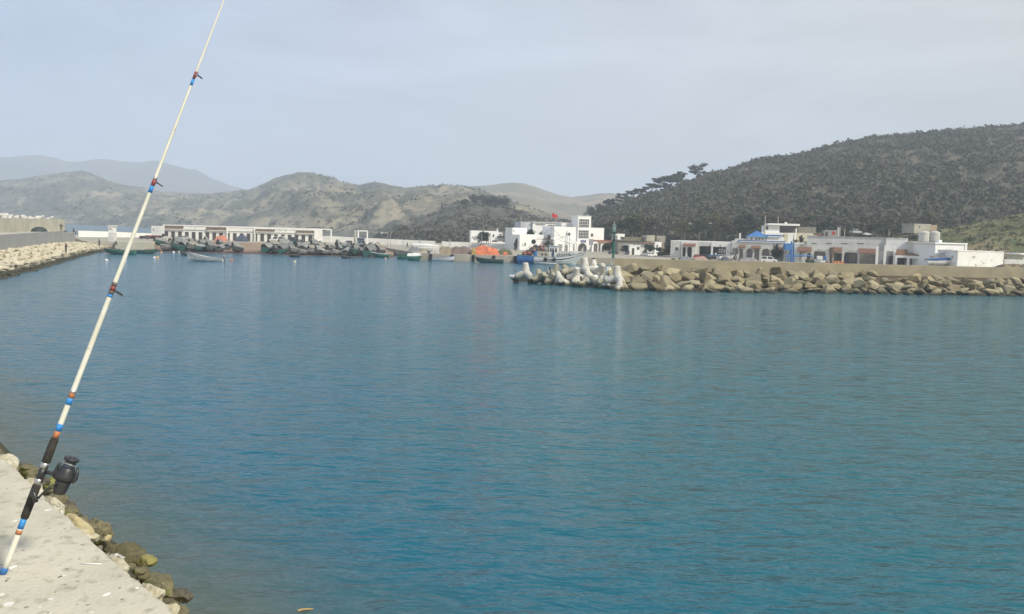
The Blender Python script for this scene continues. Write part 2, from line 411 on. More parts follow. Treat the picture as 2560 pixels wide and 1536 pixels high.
SD = hill('wooded_knoll', [(940, 596), (1000, 566), (1050, 548), (1100, 532), (1130, 520), (1150, 512), (1190, 506), (1230, 506), (1265, 512), (1300, 528), (1350, 548), (1400, 556), (1440, 555), (1480, 548), (1540, 560), (1600, 580)],
     [(940, 330)], [(940, 620)], 1, dark_m, gul=8, gs=.015, seed=7, step=8)
SE = hill('scrub_hill', [(1380, 588), (1440, 562), (1480, 545), (1520, 524), (1560, 508), (1600, 493), (1680, 468), (1750, 446), (1800, 428), (1900, 401), (2000, 383), (2060, 368), (2100, 358), (2150, 348), (2200, 341), (2300, 333), (2400, 323), (2500, 316), (2560, 310), (2700, 302), (2950, 296), (3400, 330)],
     [(1380, 275), (1700, 262), (2300, 250), (3400, 240)], [(1380, 480), (2000, 560), (2600, 600), (3400, 560)], 1.2, dark_m, gul=7, gs=.02, rough=.8, seed=5)
SF = hill('grassy_bank', [(2120, 610), (2200, 598), (2250, 590), (2300, 582), (2350, 574), (2400, 566), (2450, 556), (2500, 545), (2560, 533), (2660, 510), (2850, 470), (3300, 430)],
     [(2120, 212), (2560, 200), (3300, 170)], [(2120, 245), (2560, 238), (3300, 225)], 1.2, grass_m, gul=1.2, gs=.06, rough=.3, seed=3)

# scrub as ground cover, nobody could count it
def scrub(name, label, S, cnt, r0, r1, nq, lsize, mats, s0=0, s1=1, p0=0, p1=1, thin=None):
    c = S(cnt, s0, s1, p0, p1)
    if thin:
        k = np.array([noise.fractal(Vector((p[0]*thin[0], p[1]*thin[0], 2.2)), 1, 2, 3) > thin[1] + thin[2]*NP.random() for p in c]); c = c[k]
    r = r0+(r1-r0)*NP.random(len(c))**2.2
    c = c + np.stack([0*r, 0*r, r*.35], 1)
    v, f = leaf_quads(c, np.stack([r*1.15, r*1.15, r*.8], 1), nq, r*lsize, shell=.5)
    mi = np.repeat(NP.integers(0, len(mats), len(c)), nq)
    o = raw_mesh(name, v, f, mats, mi=mi); tag(o, label, 'scrub', kind='stuff')
sg = [mat('scrub_foliage', (.050, .059, .036), (.072, .074, .046), scale=.4, world=True, rough=.9),
      mat('olive_foliage', (.058, .063, .036), (.080, .078, .045), scale=.4, world=True, rough=.9),
      mat('dull_foliage', (.062, .059, .043), (.085, .076, .055), scale=.4, world=True, rough=.9)]
sg.append(mat('grass_tuft', (.085, .10, .04), (.12, .12, .05), scale=.4, world=True, rough=.9))
scrub('hillside_scrub', 'dark scrub covering the steep hill at the right', SE, 16000, .6, 2.3, 17, .38, [sg[0], sg[0], sg[2], sg[1]], s1=.985, p1=.72, thin=(.05, -.80, .70))
scrub('knoll_scrub', 'dark scrub covering the knoll behind the white buildings', SD, 2600, .7, 2.4, 16, .38, [sg[0], sg[2], sg[2]], thin=(.04, -.6, .6))
scrub('slope_scrub', 'sparse dark bushes dotted over the pale bare slopes', SB, 15000, .7, 2.6, 9, .42, [sg[1], sg[2]], p0=.15, s1=.98, thin=(.012, -.25, .7))
scrub('bank_grass', 'rough olive grass tufts on the bank at the right edge', SF, 1500, .15, .75, 14, .45, [sg[3], sg[3], sg[1]], p1=.6)

# ------------------------------------------------------------------ stones
def stone_mesh(name, seed, mats, npt=16, sub=0, rough=.0, box=(1, 1, 1), bev=.10):
    r = random.Random(seed); bm = bmesh.new()
    for i in range(npt):
        v = Vector((r.gauss(0, 1), r.gauss(0, 1), r.gauss(0, 1))).normalized()
        m_ = max(abs(v.x), abs(v.y), abs(v.z)); v = v*(.72+.28/m_*.6)
        v *= r.uniform(.86, 1.05); bm.verts.new((v.x*box[0], v.y*box[1], v.z*box[2]))
    res = bmesh.ops.convex_hull(bm, input=bm.verts)
    bmesh.ops.delete(bm, geom=[v for v in bm.verts if not v.link_faces], context='VERTS')
    bmesh.ops.bevel(bm, geom=bm.edges[:], offset=bev*min(box), segments=1, affect='EDGES', clamp_overlap=True)
    if sub:
        bmesh.ops.triangulate(bm, faces=bm.faces)
        for _ in range(sub): bmesh.ops.subdivide_edges(bm, edges=bm.edges, cuts=1, use_grid_fill=True)
        bm.normal_update()
        for v in bm.verts:
            q = noise.fractal(v.co*3.2/max(box)+Vector((seed, 0, 0)), .9, 2, 5)
            v.co += v.normal*q*rough*min(box)
    bmesh.ops.recalc_face_normals(bm, faces=bm.faces)
    me = bpy.data.meshes.new(name); bm.to_mesh(me); bm.free()
    for m_ in mats: me.materials.append(m_)
    if sub > 1: me.polygons.foreach_set('use_smooth', [True]*len(me.polygons))
    return me

pale_st = mat('pale_stone', (.56, .52, .39), (.46, .41, .29), scale=1.6, rough=.9, bump=.05, bscale=4, rand=.18, wet=(.55, (.05, .048, .03)), rand_mix=(.44, .40, .33))
tan_st = mat('tan_stone', (.28, .235, .14), (.22, .182, .105), scale=1.4, rough=.9, bump=.06, bscale=3.5, rand=.26, wet=(.38, WETC), rand_mix=(.275, .25, .165), c3=(.21, .18, .13), s3=3.)
white_st = mat('bleached_stone', (.52, .51, .47), (.42, .41, .38), scale=2, rough=.9, bump=.05, bscale=4, rand=.15)

# ------------------------------------------------------------------ the jetty on the left, running away from the viewer
W = [(14, -6.5), (8, .3), (1.5, 7.8), (-6.2, 16.7), (-16.5, 28), (-28.5, 42), (-41, 62), (-51.5, 83), (-57.9, 100.3), (-65.5, 123), (-73.6, 146), (-80.5, 166), (-86.8, 185), (-89.8, 196), (-92, 205), (-93, 210)]
def wline(y, off):
    for (a, b), (c, d) in zip(W, W[1:]):
        if b <= y <= d or (c, d) == W[-1]: break
    t = (y-b)/(d-b)
    e = 6.0
    def P(q):
        for (a, b), (c, d) in zip(W, W[1:]):
            if q <= d or (c, d) == W[-1]: return Vector((a+(c-a)*(q-b)/(d-b), q))
    p = P(y); tn = (P(y+e)-P(y-e)).normalized(); nn = Vector((-tn.y, tn.x))
    return p + nn*off
def sweep(name, m, ys, prof, parent=None):
    rows = []
    for y in ys:
        r = []
        for off, z in prof(y):
            p = wline(y, off); r.append((p.x, p.y, z))
        rows.append(r)
    mb = MB().grid(rows, close=True)
    n = len(rows[0]); mb.f += [list(range(n))[::-1], [len(mb.v)-n+i for i in range(n)]]; mb.m += [0, 0]
    return mb.build(name, m, parent)
def lin(a, b, n): return [a+(b-a)*i/n for i in range(n+1)]
core_m = mat('rubble_fill', (.20, .18, .13), (.13, .115, .085), scale=1.2, rough=.95, bump=.15, bscale=1.5, world=True, wet=(.5, (.03, .03, .02)))
def core_prof(y):
    k = max(0, min(1, (y-186)/20))
    return [(-7, -4.5), (0, -.35), (6.6, 2.0-.9*k), (6.7, 4.0-2.3*k), (24-10*k, 4.0-2.3*k), (34-16*k, -4)]
o = sweep('jetty_core', core_m, lin(36, 208, 43), core_prof); tag(o, kind='structure')
o = sweep('walkway', mat('walkway_concrete', (.46, .44, .37), (.38, .36, .30), scale=.6, world=True), lin(36, 200, 40), lambda y: [(6.9, 3.9), (6.9, 4.13-.5*max(0, (y-188)/12)), (14.2, 4.13-.5*max(0, (y-188)/12)), (14.2, 3.9)])
tag(o, kind='structure')
def wtop(y): return 4.32 if y < 186 else 4.32-(y-186)/22*1.7
o = MB().prism([pl(287, 206.5), pl(386, 208.5), pl(386, 216), pl(287, 218)], 'z', -2, 1.85).build('pier', creamconc); tag(o, kind='structure')
o = sweep('quay_wall', greyconc, lin(36, 196, 40), lambda y: [(6.35, 1.2), (6.35, wtop(y)), (7.1, wtop(y)), (7.1, 1.2)])
tag(o, 'long grey concrete retaining wall along the left jetty above its pale stones', 'wall')
def poff(y): return interp([(110, 14.2), (182, 12.2), (198, 8.8)], y)
o = sweep('parapet_wall', creamconc, lin(36, 198, 40), lambda y: [(poff(y), 3.8), (poff(y), 6.72), (poff(y)+1.4, 6.72), (poff(y)+1.4, 3.8)])
tag(o, 'tall cream concrete sea wall on top of the left jetty behind the dark tent', 'wall')

# its stones: the largest as things, the small rest as one mass
pale_p = [stone_mesh('boulder', 100+i, [pale_st], npt=15, box=(1.15, .85, .6)) for i in range(6)]
tan_p = [stone_mesh('boulder', 200+i, [tan_st], npt=17, sub=1, rough=.05, box=(1.35, .98, .68), bev=.06) for i in range(9)]
bl_p = [stone_mesh('boulder', 300+i, [white_st], npt=14, box=(1.1, .9, .7)) for i in range(3)]
def put_stone(me, p, s, label, group, rot=None, r=rnd):
    o = bpy.data.objects.new('boulder', me); C.objects.link(o); o.location = p
    o.scale = (s*r.uniform(.85, 1.2), s*r.uniform(.85, 1.15), s*r.uniform(.8, 1.15))
    o.rotation_euler = rot or (r.uniform(-.5, .5), r.uniform(-.5, .5), r.uniform(0, 6.28))
    return tag(o, label, 'boulder', group)
small_v, small_f, small_mi = [], [], 0
def add_small(me, p, s, rot):
    b = len(small_v); M_ = Matrix.Translation(p) @ rot.to_matrix().to_4x4() @ Matrix.Scale(s, 4)
    small_v.extend(tuple(M_ @ v.co) for v in me.vertices)
    small_f.extend([b+i for i in q.vertices] for q in me.polygons)
from mathutils import Euler
cnt = 0
y = 78.0
while y < 208:
    for j in range(6 if y < 194 else 9):
        off = -.1+j*1.22+rnd.uniform(-.3, .3)
        if off > 6.4 and y < 194: continue
        yy = y+rnd.uniform(-.5, .5); p = wline(yy, off); k = max(0, min(1, (yy-186)/20))
        z = -.25+(2.2-.9*k)*off/6.6+rnd.uniform(-.05, .15)
        s = rnd.uniform(.62, .95)
        rot = Euler((rnd.uniform(-.35, .35), rnd.uniform(-.35, .35), rnd.uniform(0, 6.28)))
        vx = proj((p.x, p.y, z))[0]
        if cnt < 36 and vx > -15 and s > .76 and y < 150:
            put_stone(pale_p[rnd.randrange(6)], (p.x, p.y, z), s, 'pale cream stone in the sloping armour below the grey wall of the left jetty', 'pale armour stones of the left jetty', rot); cnt += 1
        else: add_small(pale_p[rnd.randrange(6)], Vector((p.x, p.y, z)), s*1.0, rot)
    y += 1.05
me = bpy.data.meshes.new('rubble'); me.from_pydata(small_v, [], small_f); me.materials.append(pale_st)
o = bpy.data.objects.new('rubble', me); C.objects.link(o); tag(o, 'small pale stones filling the rest of the left jetty slope', 'rubble', kind='stuff')
small_v, small_f = [], []
# bleached stones showing above the parapet: one row, seen as a pale ragged line
i = 0; yy = 120.0
while yy < 199:
    p = wline(yy, poff(yy)+2.9+rnd.uniform(-.4, .6))
    add_small(bl_p[i % 3], Vector((p.x, p.y, 7.35-.7*(yy-120)/70+rnd.uniform(-.15, .35))), rnd.uniform(.75, 1.1), Euler((rnd.uniform(-.5, .5), rnd.uniform(-.5, .5), rnd.uniform(0, 6))))
    yy += 1.5; i += 1
me = bpy.data.meshes.new('rubble'); me.from_pydata(small_v, [], small_f); me.materials.append(white_st)
o = bpy.data.objects.new('rubble', me); C.objects.link(o); tag(o, 'ragged line of bleached stones showing above the cream sea wall', 'rubble', kind='stuff')
fill = sweep('stone_bank', white_st, lin(60, 192, 33), lambda y: [(poff(y)+1.5, 3.8), (poff(y)+1.5, 6.5), (poff(y)+4, 6.6), (30, 0), (30, -3)]); tag(fill, kind='structure')

# ------------------------------------------------------------------ foreground: concrete apron, its stones
ZP = 5.3
def conc_fg():
    m = mat('apron_concrete', (.54, .51, .415), (.43, .41, .33), scale=2.2, rough=.92, world=True, bump=.006, bscale=55, lo=.3, hi=.7, c3=(.33, .31, .235), s3=14, lo3=.54, hi3=.72)
    nt = m.node_tree; N = nt.nodes; L = nt.links; bs = N['Principled BSDF']
    prev = bs.inputs['Base Color'].links[0].from_socket
    geo = N.new('ShaderNodeNewGeometry')
    def spots(scale, rmax, keep, col, prev, sx=1, dist=.0):
        mp = N.new('ShaderNodeMapping'); mp.inputs['Scale'].default_value = (scale*sx, scale, 0); L.new(geo.outputs['Position'], mp.inputs[0])
        n_ = N.new('ShaderNodeTexNoise'); n_.inputs['Scale'].default_value = 3; n_.inputs['Detail'].default_value = 3; L.new(mp.outputs[0], n_.inputs['Vector'])
        ad = N.new('ShaderNodeVectorMath'); ad.operation = 'MULTIPLY_ADD'; ad.inputs[1].default_value = (dist,)*3
        L.new(n_.outputs['Color'], ad.inputs[0]); L.new(mp.outputs[0], ad.inputs[2])
        v = N.new('ShaderNodeTexVoronoi'); v.inputs['Scale'].default_value = 1; L.new(ad.outputs[0], v.inputs['Vector'])
        sx_ = N.new('ShaderNodeSeparateColor'); L.new(v.outputs['Color'], sx_.inputs[0])
        k = N.new('ShaderNodeMapRange'); k.inputs[1].default_value = keep; k.inputs[2].default_value = 1; k.inputs[3].default_value = 0; k.inputs[4].default_value = rmax
        L.new(sx_.outputs[0], k.inputs[0])
        lt = N.new('ShaderNodeMath'); lt.operation = 'LESS_THAN'; L.new(v.outputs['Distance'], lt.inputs[0]); L.new(k.outputs[0], lt.inputs[1])
        x = N.new('ShaderNodeMix'); x.data_type = 'RGBA'; L.new(lt.outputs[0], x.inputs[0]); L.new(prev, x.inputs[6]); x.inputs[7].default_value = (*col, 1)
        return x.outputs[2]
    c = spots(4.2, .19, .35, (.72, .71, .66), prev, 1.5, .25)
    c = spots(10, .26, .55, (.64, .63, .57), c, 1.2, .3)
    c = spots(7, .16, .74, (.17, .16, .13), c, 1.3, .3)
    c = spots(24, .26, .6, (.24, .225, .18), c, 1, .3)
    L.new(c, bs.inputs['Base Color'])
    return m
fg_m = conc_fg()
epx = [(0, 1141), (31, 1154), (52, 1176), (77, 1203), (98, 1226), (117, 1243), (140, 1264), (163, 1283), (190, 1307), (221, 1335), (243, 1352), (264, 1372), (298, 1402), (332, 1433), (372, 1466), (412, 1501), (442, 1535), (480, 1568)]
edge = [on(a, b, ZP) for a, b in epx]
edge = [Vector((-16, 20.6, 0)), Vector((-11, 14.9, 0)), Vector((-7, 10.3, 0)), Vector((-5, 8.05, 0))] + edge + [Vector((2.5, -.9, 0)), Vector((7, -6, 0))]
fine = []
for a, b in zip(edge, edge[1:]):
    n = max(1, int((b-a).length/.05)); 
    for i in range(n):
        q = a.lerp(b, i/n); j = .026*noise.noise(Vector((q.x*9, q.y*9, 0)))+.010*noise.noise(Vector((q.x*30, q.y*30, 5)))
        fine.append((q.x+.75*j, q.y+.66*j))
prof = [(0, 0), (.012, -.006), (.03, -.03), (.035, -.45)]
rows = []
for dx, dz in prof: rows.append([(x+.75*dx-.02, y+.66*dx-.02, ZP+dz) for x, y in fine])
mb = MB().grid(rows)
n = len(fine); mb.f.append(list(range(n)) + [len(mb.v), len(mb.v)+1]); mb.m.append(0); mb.v += [(7, -10, ZP), (-30, -10, ZP)]
mb.v.append((-30, 20.6, ZP)); mb.f[-1].append(len(mb.v)-1)
apron = mb.build('pavement', fg_m); tag(apron, kind='structure')
# slope of rubble under it
rows = []
for t in lin(-8, 62, 200):
    r = []
    for k in range(40):
        u = k/39; off = -.25+u*18
        z = 5.02-1.11*off if off < 4.3 else max(.25-(off-4.3)*1.2, -2.6)
        x = -1.45+.75*off-.66*t; y = 3.83+.66*off+.75*t
        q = (.20*noise.fractal(Vector((x*1.3, y*1.3, z)), .8, 2, 5)-.05) if k else 0
        r.append((x, y, z+q))
    rows.append(r)
o = MB().grid(rows).build('rubble_slope', mat('weedy_rubble', (.20, .18, .11), (.12, .105, .06), scale=2.5, rough=.9, bump=.08, bscale=5, world=True, wet=(1.9, (.062, .058, .03)), c3=(.30, .27, .18), s3=1.7), smooth=True); tag(o, kind='structure')

fg_pale = mat('weathered_stone', (.44, .41, .30), (.35, .30, .19), scale=4, rough=.9, bump=.02, bscale=14, c3=(.52, .49, .40), s3=9, lo3=.5, hi3=.62)
fg_yel = mat('ochre_stone', (.43, .37, .21), (.36, .28, .14), scale=5, rough=.9, bump=.02, bscale=14, c3=(.50, .47, .36), s3=7, lo3=.48, hi3=.62)
fg_moss = mat('mossy_stone', (.145, .13, .075), (.20, .18, .105), scale=6, rough=.85, bump=.04, bscale=18, c3=(.11, .12, .035), s3=5, lo3=.5, hi3=.6)
fg_wet = mat('wet_dark_stone', (.085, .075, .052), (.14, .12, .08), scale=6, rough=.6, bump=.03, bscale=16)
fg_white = mat('guano_stone', (.13, .115, .065), (.09, .085, .04), scale=6, rough=.9, bump=.04, bscale=18, c3=(.68, .67, .62), s3=3.4, lo3=.56, hi3=.60)
def fgstone(seed, px, py, d, dims, m, label, rz=-.85, tilt=(0, 0), cat='boulder'):
    o = bpy.data.objects.new('boulder', stone_mesh('boulder', seed, [m], npt=22, sub=3, rough=.13, box=(dims[0]*1.3, dims[1]*1.3, dims[2]*1.05), bev=.16)); C.objects.link(o)
    o.location = at(px, py, d); o.rotation_euler = (tilt[0], tilt[1], rz)
    return tag(o, label, cat, 'stones along the foreground pavement edge')
fgstone(1, 0, 1160, 7.1, (.17, .12, .09), fg_pale, 'rounded pale boulder at the left border, farthest along the pavement edge', rz=-.7)
fgs = random.Random(77)
for i in range(26):
    tt = (i+.5)/26; px = 52+tt*400+fgs.uniform(-6, 6); py = 1160+(px-44)*1.0*.93+fgs.uniform(-14, 4); k = fgs.uniform(.030, .060)
    fgstone(400+i, px, py, fgs.uniform(5.2, 6.6)*(1.12-.3*tt), (k*1.5, k, k*.7), fgs.choice([fg_moss, fg_wet, fg_moss, fg_white]), 'small dark weedy stone in the band between the pavement and the water', rz=fgs.uniform(-1.2, -.4))
fgstone(2, 80, 1184, 7.6, (.13, .10, .07), fg_moss, 'dark brown mossy stone just behind the fishing rod grip')
fgstone(21, 62, 1172, 8.4, (.07, .06, .05), fg_wet, 'small wet stone beyond the mossy one left of the rod')
fgstone(3, 78, 1222, 6.0, (.16, .07, .07), fg_pale, 'narrow pale stone against the pavement edge left of the rod', rz=-.8)
fgstone(4, 126, 1208, 6.7, (.07, .07, .055), mat('yellow_green_stone', (.20, .21, .06), (.14, .16, .05), scale=8, bump=.02), 'small yellow green mossy stone between the rod and its reel')
fgstone(5, 132, 1268, 5.7, (.19, .05, .07), fg_pale, 'pale ledge stone under the fishing reel beside the pavement', rz=-.85)
fgstone(6, 194, 1324, 5.05, (.20, .06, .08), fg_yel, 'long ochre stone with pale crust flush with the pavement edge', rz=-.82)
fgstone(7, 172, 1268, 7.3, (.11, .07, .06), fg_wet, 'wet dark stone right of the fishing reel at the water', rz=-.7)
fgstone(8, 246, 1322, 6.3, (.135, .08, .08), fg_moss, 'brown weedy stone sloping into the water behind the ochre stone', rz=-.75)
fgstone(22, 268, 1346, 5.6, (.03, .03, .025), fg_yel, 'fist sized ochre pebble beside the white stained rock', cat='pebble')
fgstone(9, 310, 1392, 5.6, (.17, .11, .085), fg_white, 'dark mossy rock splashed with white droppings', rz=-.6)
fgstone(10, 366, 1404, 5.5, (.065, .06, .045), mat('lichen_stone', (.24, .22, .08), (.16, .145, .06), scale=9, bump=.02), 'yellowish lichen covered stone at the tip of the white splashed rock')
fgstone(23, 236, 1344, 4.95, (.03, .03, .03), fg_pale, 'chipped white pebble lodged on the pavement edge', cat='pebble')
fgstone(11, 294, 1418, 4.72, (.11, .045, .06), fg_pale, 'smooth pale stone wedged against the pavement below the white splashed rock', rz=-.85)
fgstone(12, 350, 1432, 5.2, (.08, .06, .045), fg_white, 'white stained low rock above the smooth grey boulder')
fgstone(13, 398, 1462, 5.15, (.15, .085, .07), fg_moss, 'brown mossy rock dipping into the water near the bottom', rz=-.75)
fgstone(14, 378, 1488, 4.45, (.095, .05, .06), fg_pale, 'smooth rounded pale boulder at the pavement edge, second from the bottom', rz=-.75)
fgstone(15, 428, 1532, 4.2, (.06, .035, .05), fg_pale, 'small pale stone at the edge between the two lowest boulders', rz=-.8)
fgstone(16, 505, 1566, 4.25, (.105, .06, .05), fg_pale, 'pale flat boulder cut by the bottom border of the view', rz=-.3)
fgstone(17, 455, 1490, 6.2, (.09, .07, .05), fg_wet, 'submerged dark stone in the shallows right of the lowest boulders')

# ------------------------------------------------------------------ fishing rod
rod_white = mat('white_rod_lacquer', (.68, .68, .60), (.58, .575, .48), scale=7, rough=.45, spec=.5, c3=(.36, .33, .22), s3=26, lo3=.66, hi3=.74)
foam = mat('foam_grip', (.030, .029, .026), (.045, .043, .038), scale=40, rough=.95, bump=.0015, bscale=300)
blackpl = mat('black_plastic', (.022, .023, .025), (.03, .032, .034), rough=.42, spec=.5)
w_blue = mat('blue_thread', (.035, .20, .52), (.05, .26, .60), scale=60, rough=.5)
w_org = mat('orange_thread', (.42, .17, .075), (.30, .12, .06), scale=50, rough=.5)
w_red = mat('red_thread', (.26, .07, .06), (.18, .055, .05), scale=50, rough=.5)
w_gry = mat('grey_thread', (.15, .13, .12), (.11, .09, .085), scale=50, rough=.5)
steel = mat('brushed_steel', (.55, .55, .55), (.42, .42, .42), rough=.35, metal=.85)
spool_m = mat('spool_metal', (.10, .115, .14), (.07, .08, .10), rough=.35, metal=.6)
RB = on(9, 1430, ZP+.012); RTIP = at(560, 0, 4.62)
ax = (RTIP-RB).normalized(); rx = (RT-ax*RT.dot(ax)).normalized(); ry = ax.cross(rx)
rod = empty('fishing_rod', RB, 0, 'long white surf fishing rod leaning up from the concrete, with blue and orange bands', 'fishing rod')
rod.rotation_mode = 'QUATERNION'; rod.rotation_quaternion = Matrix((rx, ry, ax)).transposed().to_quaternion()
def rt(py):
    a, b = 0., 4.
    for _ in range(40):
        m_ = (a+b)/2
        if proj(RB+ax*m_)[1] > py: a = m_
        else: b = m_
    return a
def rr(py):
    return interp([(-400, .0022), (0, .0042), (190, .0062), (330, .0072), (500, .0090), (700, .0108), (740, .0118), (980, .0128), (1430, .0138)], py)
def rseg(name, y0, y1, m, add=0.0, n=14, parent=rod):
    k = max(1, int(abs(y1-y0)/60)); ps = lin(y0, y1, k)
    return MB().lathe([(rr(q)+add, rt(q)) for q in ps], n).build(name, m, parent, smooth=True)
Lz = rt(-380)
MB().lathe([(rr(q), rt(q) if q > -380 else Lz) for q in lin(1426, -380, 60)], 14).build('blank', rod_white, rod, smooth=True)
MB().lathe([(.010, -.012), (.0155, -.008), (.0165, .010), (.0155, rt(1420))], 16).build('butt_cap', bluep, rod, smooth=True)
for y0, y1, m_, ad in ((1336, 1325, w_org, .0006), (1322, 1297, w_blue, .0006), (1095, 1078, w_org, .001), (1078, 1060, w_blue, .001), (1012, 995, w_blue, .001), (995, 982, w_org, .0012),
                       (743, 736, w_blue, .0008), (736, 727, w_gry, .001), (727, 716, w_red, .0014), (716, 706, w_gry, .001), (482, 465, w_blue, .0007), (465, 449, w_red, .0009), (214, 198, w_blue, .0006), (198, 180, w_red, .0008)):
    rseg('thread_wrap', y0, y1, m_, ad)
rseg('ferrule', 982, 977, steel, .0025); rseg('ferrule', 449, 443, steel, .001)
def grip(y0, y1, r0, r1):
    a, b = rt(y0), rt(y1)
    MB().lathe([(r0-.004, a), (r0, a+.006), ((r0+r1)/2+.0005, (a+b)/2), (r1, b-.006), (r1-.004, b)], 18).build('foam_grip', foam, rod, smooth=True)
grip(1297, 1211, .0185, .0195); grip(1158, 1095, .0200, .0185)
rseg('reel_seat', 1197, 1170, blackpl, .0045); rseg('locking_ring', 1211, 1196, steel, .0045); rseg('locking_ring', 1170, 1157, steel, .0045)
for py, sz in ((726, .020), (455, .017), (187, .014)):
    z = rt(py); r0 = rr(py)
    gd = MB().chain([(r0*.6, 0, z+.02), (r0+.008, 0, z+.004), (r0+.014, 0, z)], .0016, 6).chain([(r0*.6, 0, z-.014), (r0+.008, 0, z-.002), (r0+.014, 0, z)], .0016, 6).build('line_guide', darkmetal, rod)
    ring = MB(); c = Vector((r0+.006+sz, 0, z-.003)); pts = [(c.x+sz*math.cos(a)*.95, sz*math.sin(a), c.z-sz*math.cos(a)*.28) for a in lin(0, 2*math.pi, 18)]
    ring.chain(pts, .0026, 6).build('guide_ring', darkmetal, gd)
# the reel, a part with its own pieces
z0 = rt(1184)
reel = MB().box(.004, .019, -.007, .007, z0-.045, z0+.045).build('reel', blackpl, rod, bevel=.003)
MB().chain([(.012, 0, z0+.012), (.045, 0, z0+.016), (.085, 0, z0+.0), (.098, 0, z0-.012)], [.010, .009, .010, .014], 10).build('stem', blackpl, reel, smooth=True)
def T(x, z): return Matrix.Translation((x, 0, z0+z))
MB().lathe([(.016, -.066), (.027, -.062), (.031, -.045), (.033, -.02), (.036, .0), (.034, .008)], 18, T(.113, 0)).build('gear_housing', blackpl, reel, smooth=True)
MB().lathe([(.034, .006), (.046, .010), (.045, .028), (.036, .050), (.033, .066), (.031, .068)], 20, T(.113, 0)).build('rotor', blackpl, reel, smooth=True)
sp = MB().lathe([(.030, .066), (.027, .072), (.025, .098), (.030, .102), (.034, .106), (.034, .112), (.028, .116), (.014, .117)], 22, T(.113, 0)).build('spool', spool_m, reel, smooth=True)
MB().lathe([(.0295, .100), (.0345, .104), (.0352, .113), (.029, .118), (.0285, .112)], 22, T(.113, 0)).build('spool_lip', blackpl, sp, smooth=True)
MB().lathe([(.014, .112), (.015, .119), (.010, .123)], 14, T(.113, 0)).build('drag_knob', blackpl, sp, smooth=True)
for s_ in (-1, 1):
    MB().chain([(.113+s_*.040, 0, z0+.010), (.113+s_*.052, 0, z0+.028), (.113+s_*.050, 0, z0+.055), (.113+s_*.044, 0, z0+.083)], [.013, .011, .009, .005], 8).build('rotor_arm', blackpl, reel, smooth=True)
MB().chain([(.113-.044, 0, z0+.083)]+[(.113-.044*math.cos(a), -.046*math.sin(a), z0+.083+.010*math.sin(a)) for a in lin(.2, math.pi-.2, 8)]+[(.113+.044, 0, z0+.083)], .0018, 6).build('bail_wire', steel, reel)
hd = MB().chain([(.100, -.030, z0-.022), (.088, -.050, z0-.026), (.066, -.056, z0-.070), (.056, -.058, z0-.098)], [.007, .0055, .005, .0055], 8).build('handle', blackpl, reel, smooth=True)
MB().chain([(.016, -.060, z0-.072), (.028, -.060, z0-.084), (.042, -.060, z0-.100), (.056, -.060, z0-.118)], [.007, .0125, .0125, .007], 10).build('handle_knob', blackpl, hd, smooth=True)

# odds and ends on the apron and the water
p = on(228, 1410, ZP+.004)
st = MB().chain([(-.050, 0, 0), (0, .001, 0), (.050, 0, 0)], .0032, 8).build('drinking_straw', mat('white_plastic', (.8, .8, .78)), smooth=True); st.location = p; st.rotation_euler = (0, 0, 0)
tag(st, 'thin white plastic stick lying on the concrete apron', 'stick')
p = on(762, 1527, .0)
tw = MB().chain([(-.13, -.02, .01), (-.04, 0, .02), (.05, .02, .02), (.14, .05, .012)], [.012, .02, .018, .01], 7).chain([(-.04, 0, .02), (-.10, -.06, .01)], [.014, .008], 6).build('driftwood', mat('driftwood', (.42, .30, .14), (.32, .22, .10), scale=9)); tw.location = p
tag(tw, 'small yellowish piece of driftwood floating at the bottom of the view', 'driftwood')

# ------------------------------------------------------------------ breakwater on the right: wall, armour stones
WR = [(1530, 106.5), (1600, 106.5), (1800, 108.5), (2000, 111.6), (2300, 114.2), (2560, 116.2), (2900, 119), (3300, 122)]
WB = [(1530, 119.3), (1600, 119.8), (1800, 121), (2000, 122), (2560, 125), (3300, 128)]
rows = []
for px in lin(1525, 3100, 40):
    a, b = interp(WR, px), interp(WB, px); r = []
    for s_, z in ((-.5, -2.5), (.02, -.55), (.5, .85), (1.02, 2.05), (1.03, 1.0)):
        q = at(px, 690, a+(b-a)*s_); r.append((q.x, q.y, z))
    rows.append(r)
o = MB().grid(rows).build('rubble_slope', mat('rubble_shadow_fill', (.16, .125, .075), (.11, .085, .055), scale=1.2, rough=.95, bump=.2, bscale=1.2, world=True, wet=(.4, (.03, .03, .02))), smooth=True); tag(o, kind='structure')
rows = []
for px in lin(1537, 3100, 26):
    b = interp(WB, px); q = at(px, 660, b); q2 = at(px, 660, b+1.4)
    rows.append([(q.x, q.y, 1.0), (q.x, q.y, 3.52), (q2.x, q2.y, 3.52), (q2.x, q2.y, 1.0)])
mb = MB().grid(rows, close=True); mb.f += [[3, 2, 1, 0], [len(mb.v)-4+i for i in range(4)]]; mb.m += [0, 0]
o = mb.build('parapet_wall', tanconc); tag(o, 'long tan concrete wall along the top of the right breakwater', 'wall')
q = at(1528, 650, 119.2)
o = MB().box(-1.5, 0, 0, 2.2, -1, 2.1).box(-2.6, -1.5, .2, 2.2, -1, 1.2).build('steps', tanconc); o.location = (q.x+.55, q.y, 0)
tag(o, 'stepped tan concrete block at the head of the right breakwater wall', 'steps')
n_ = 0
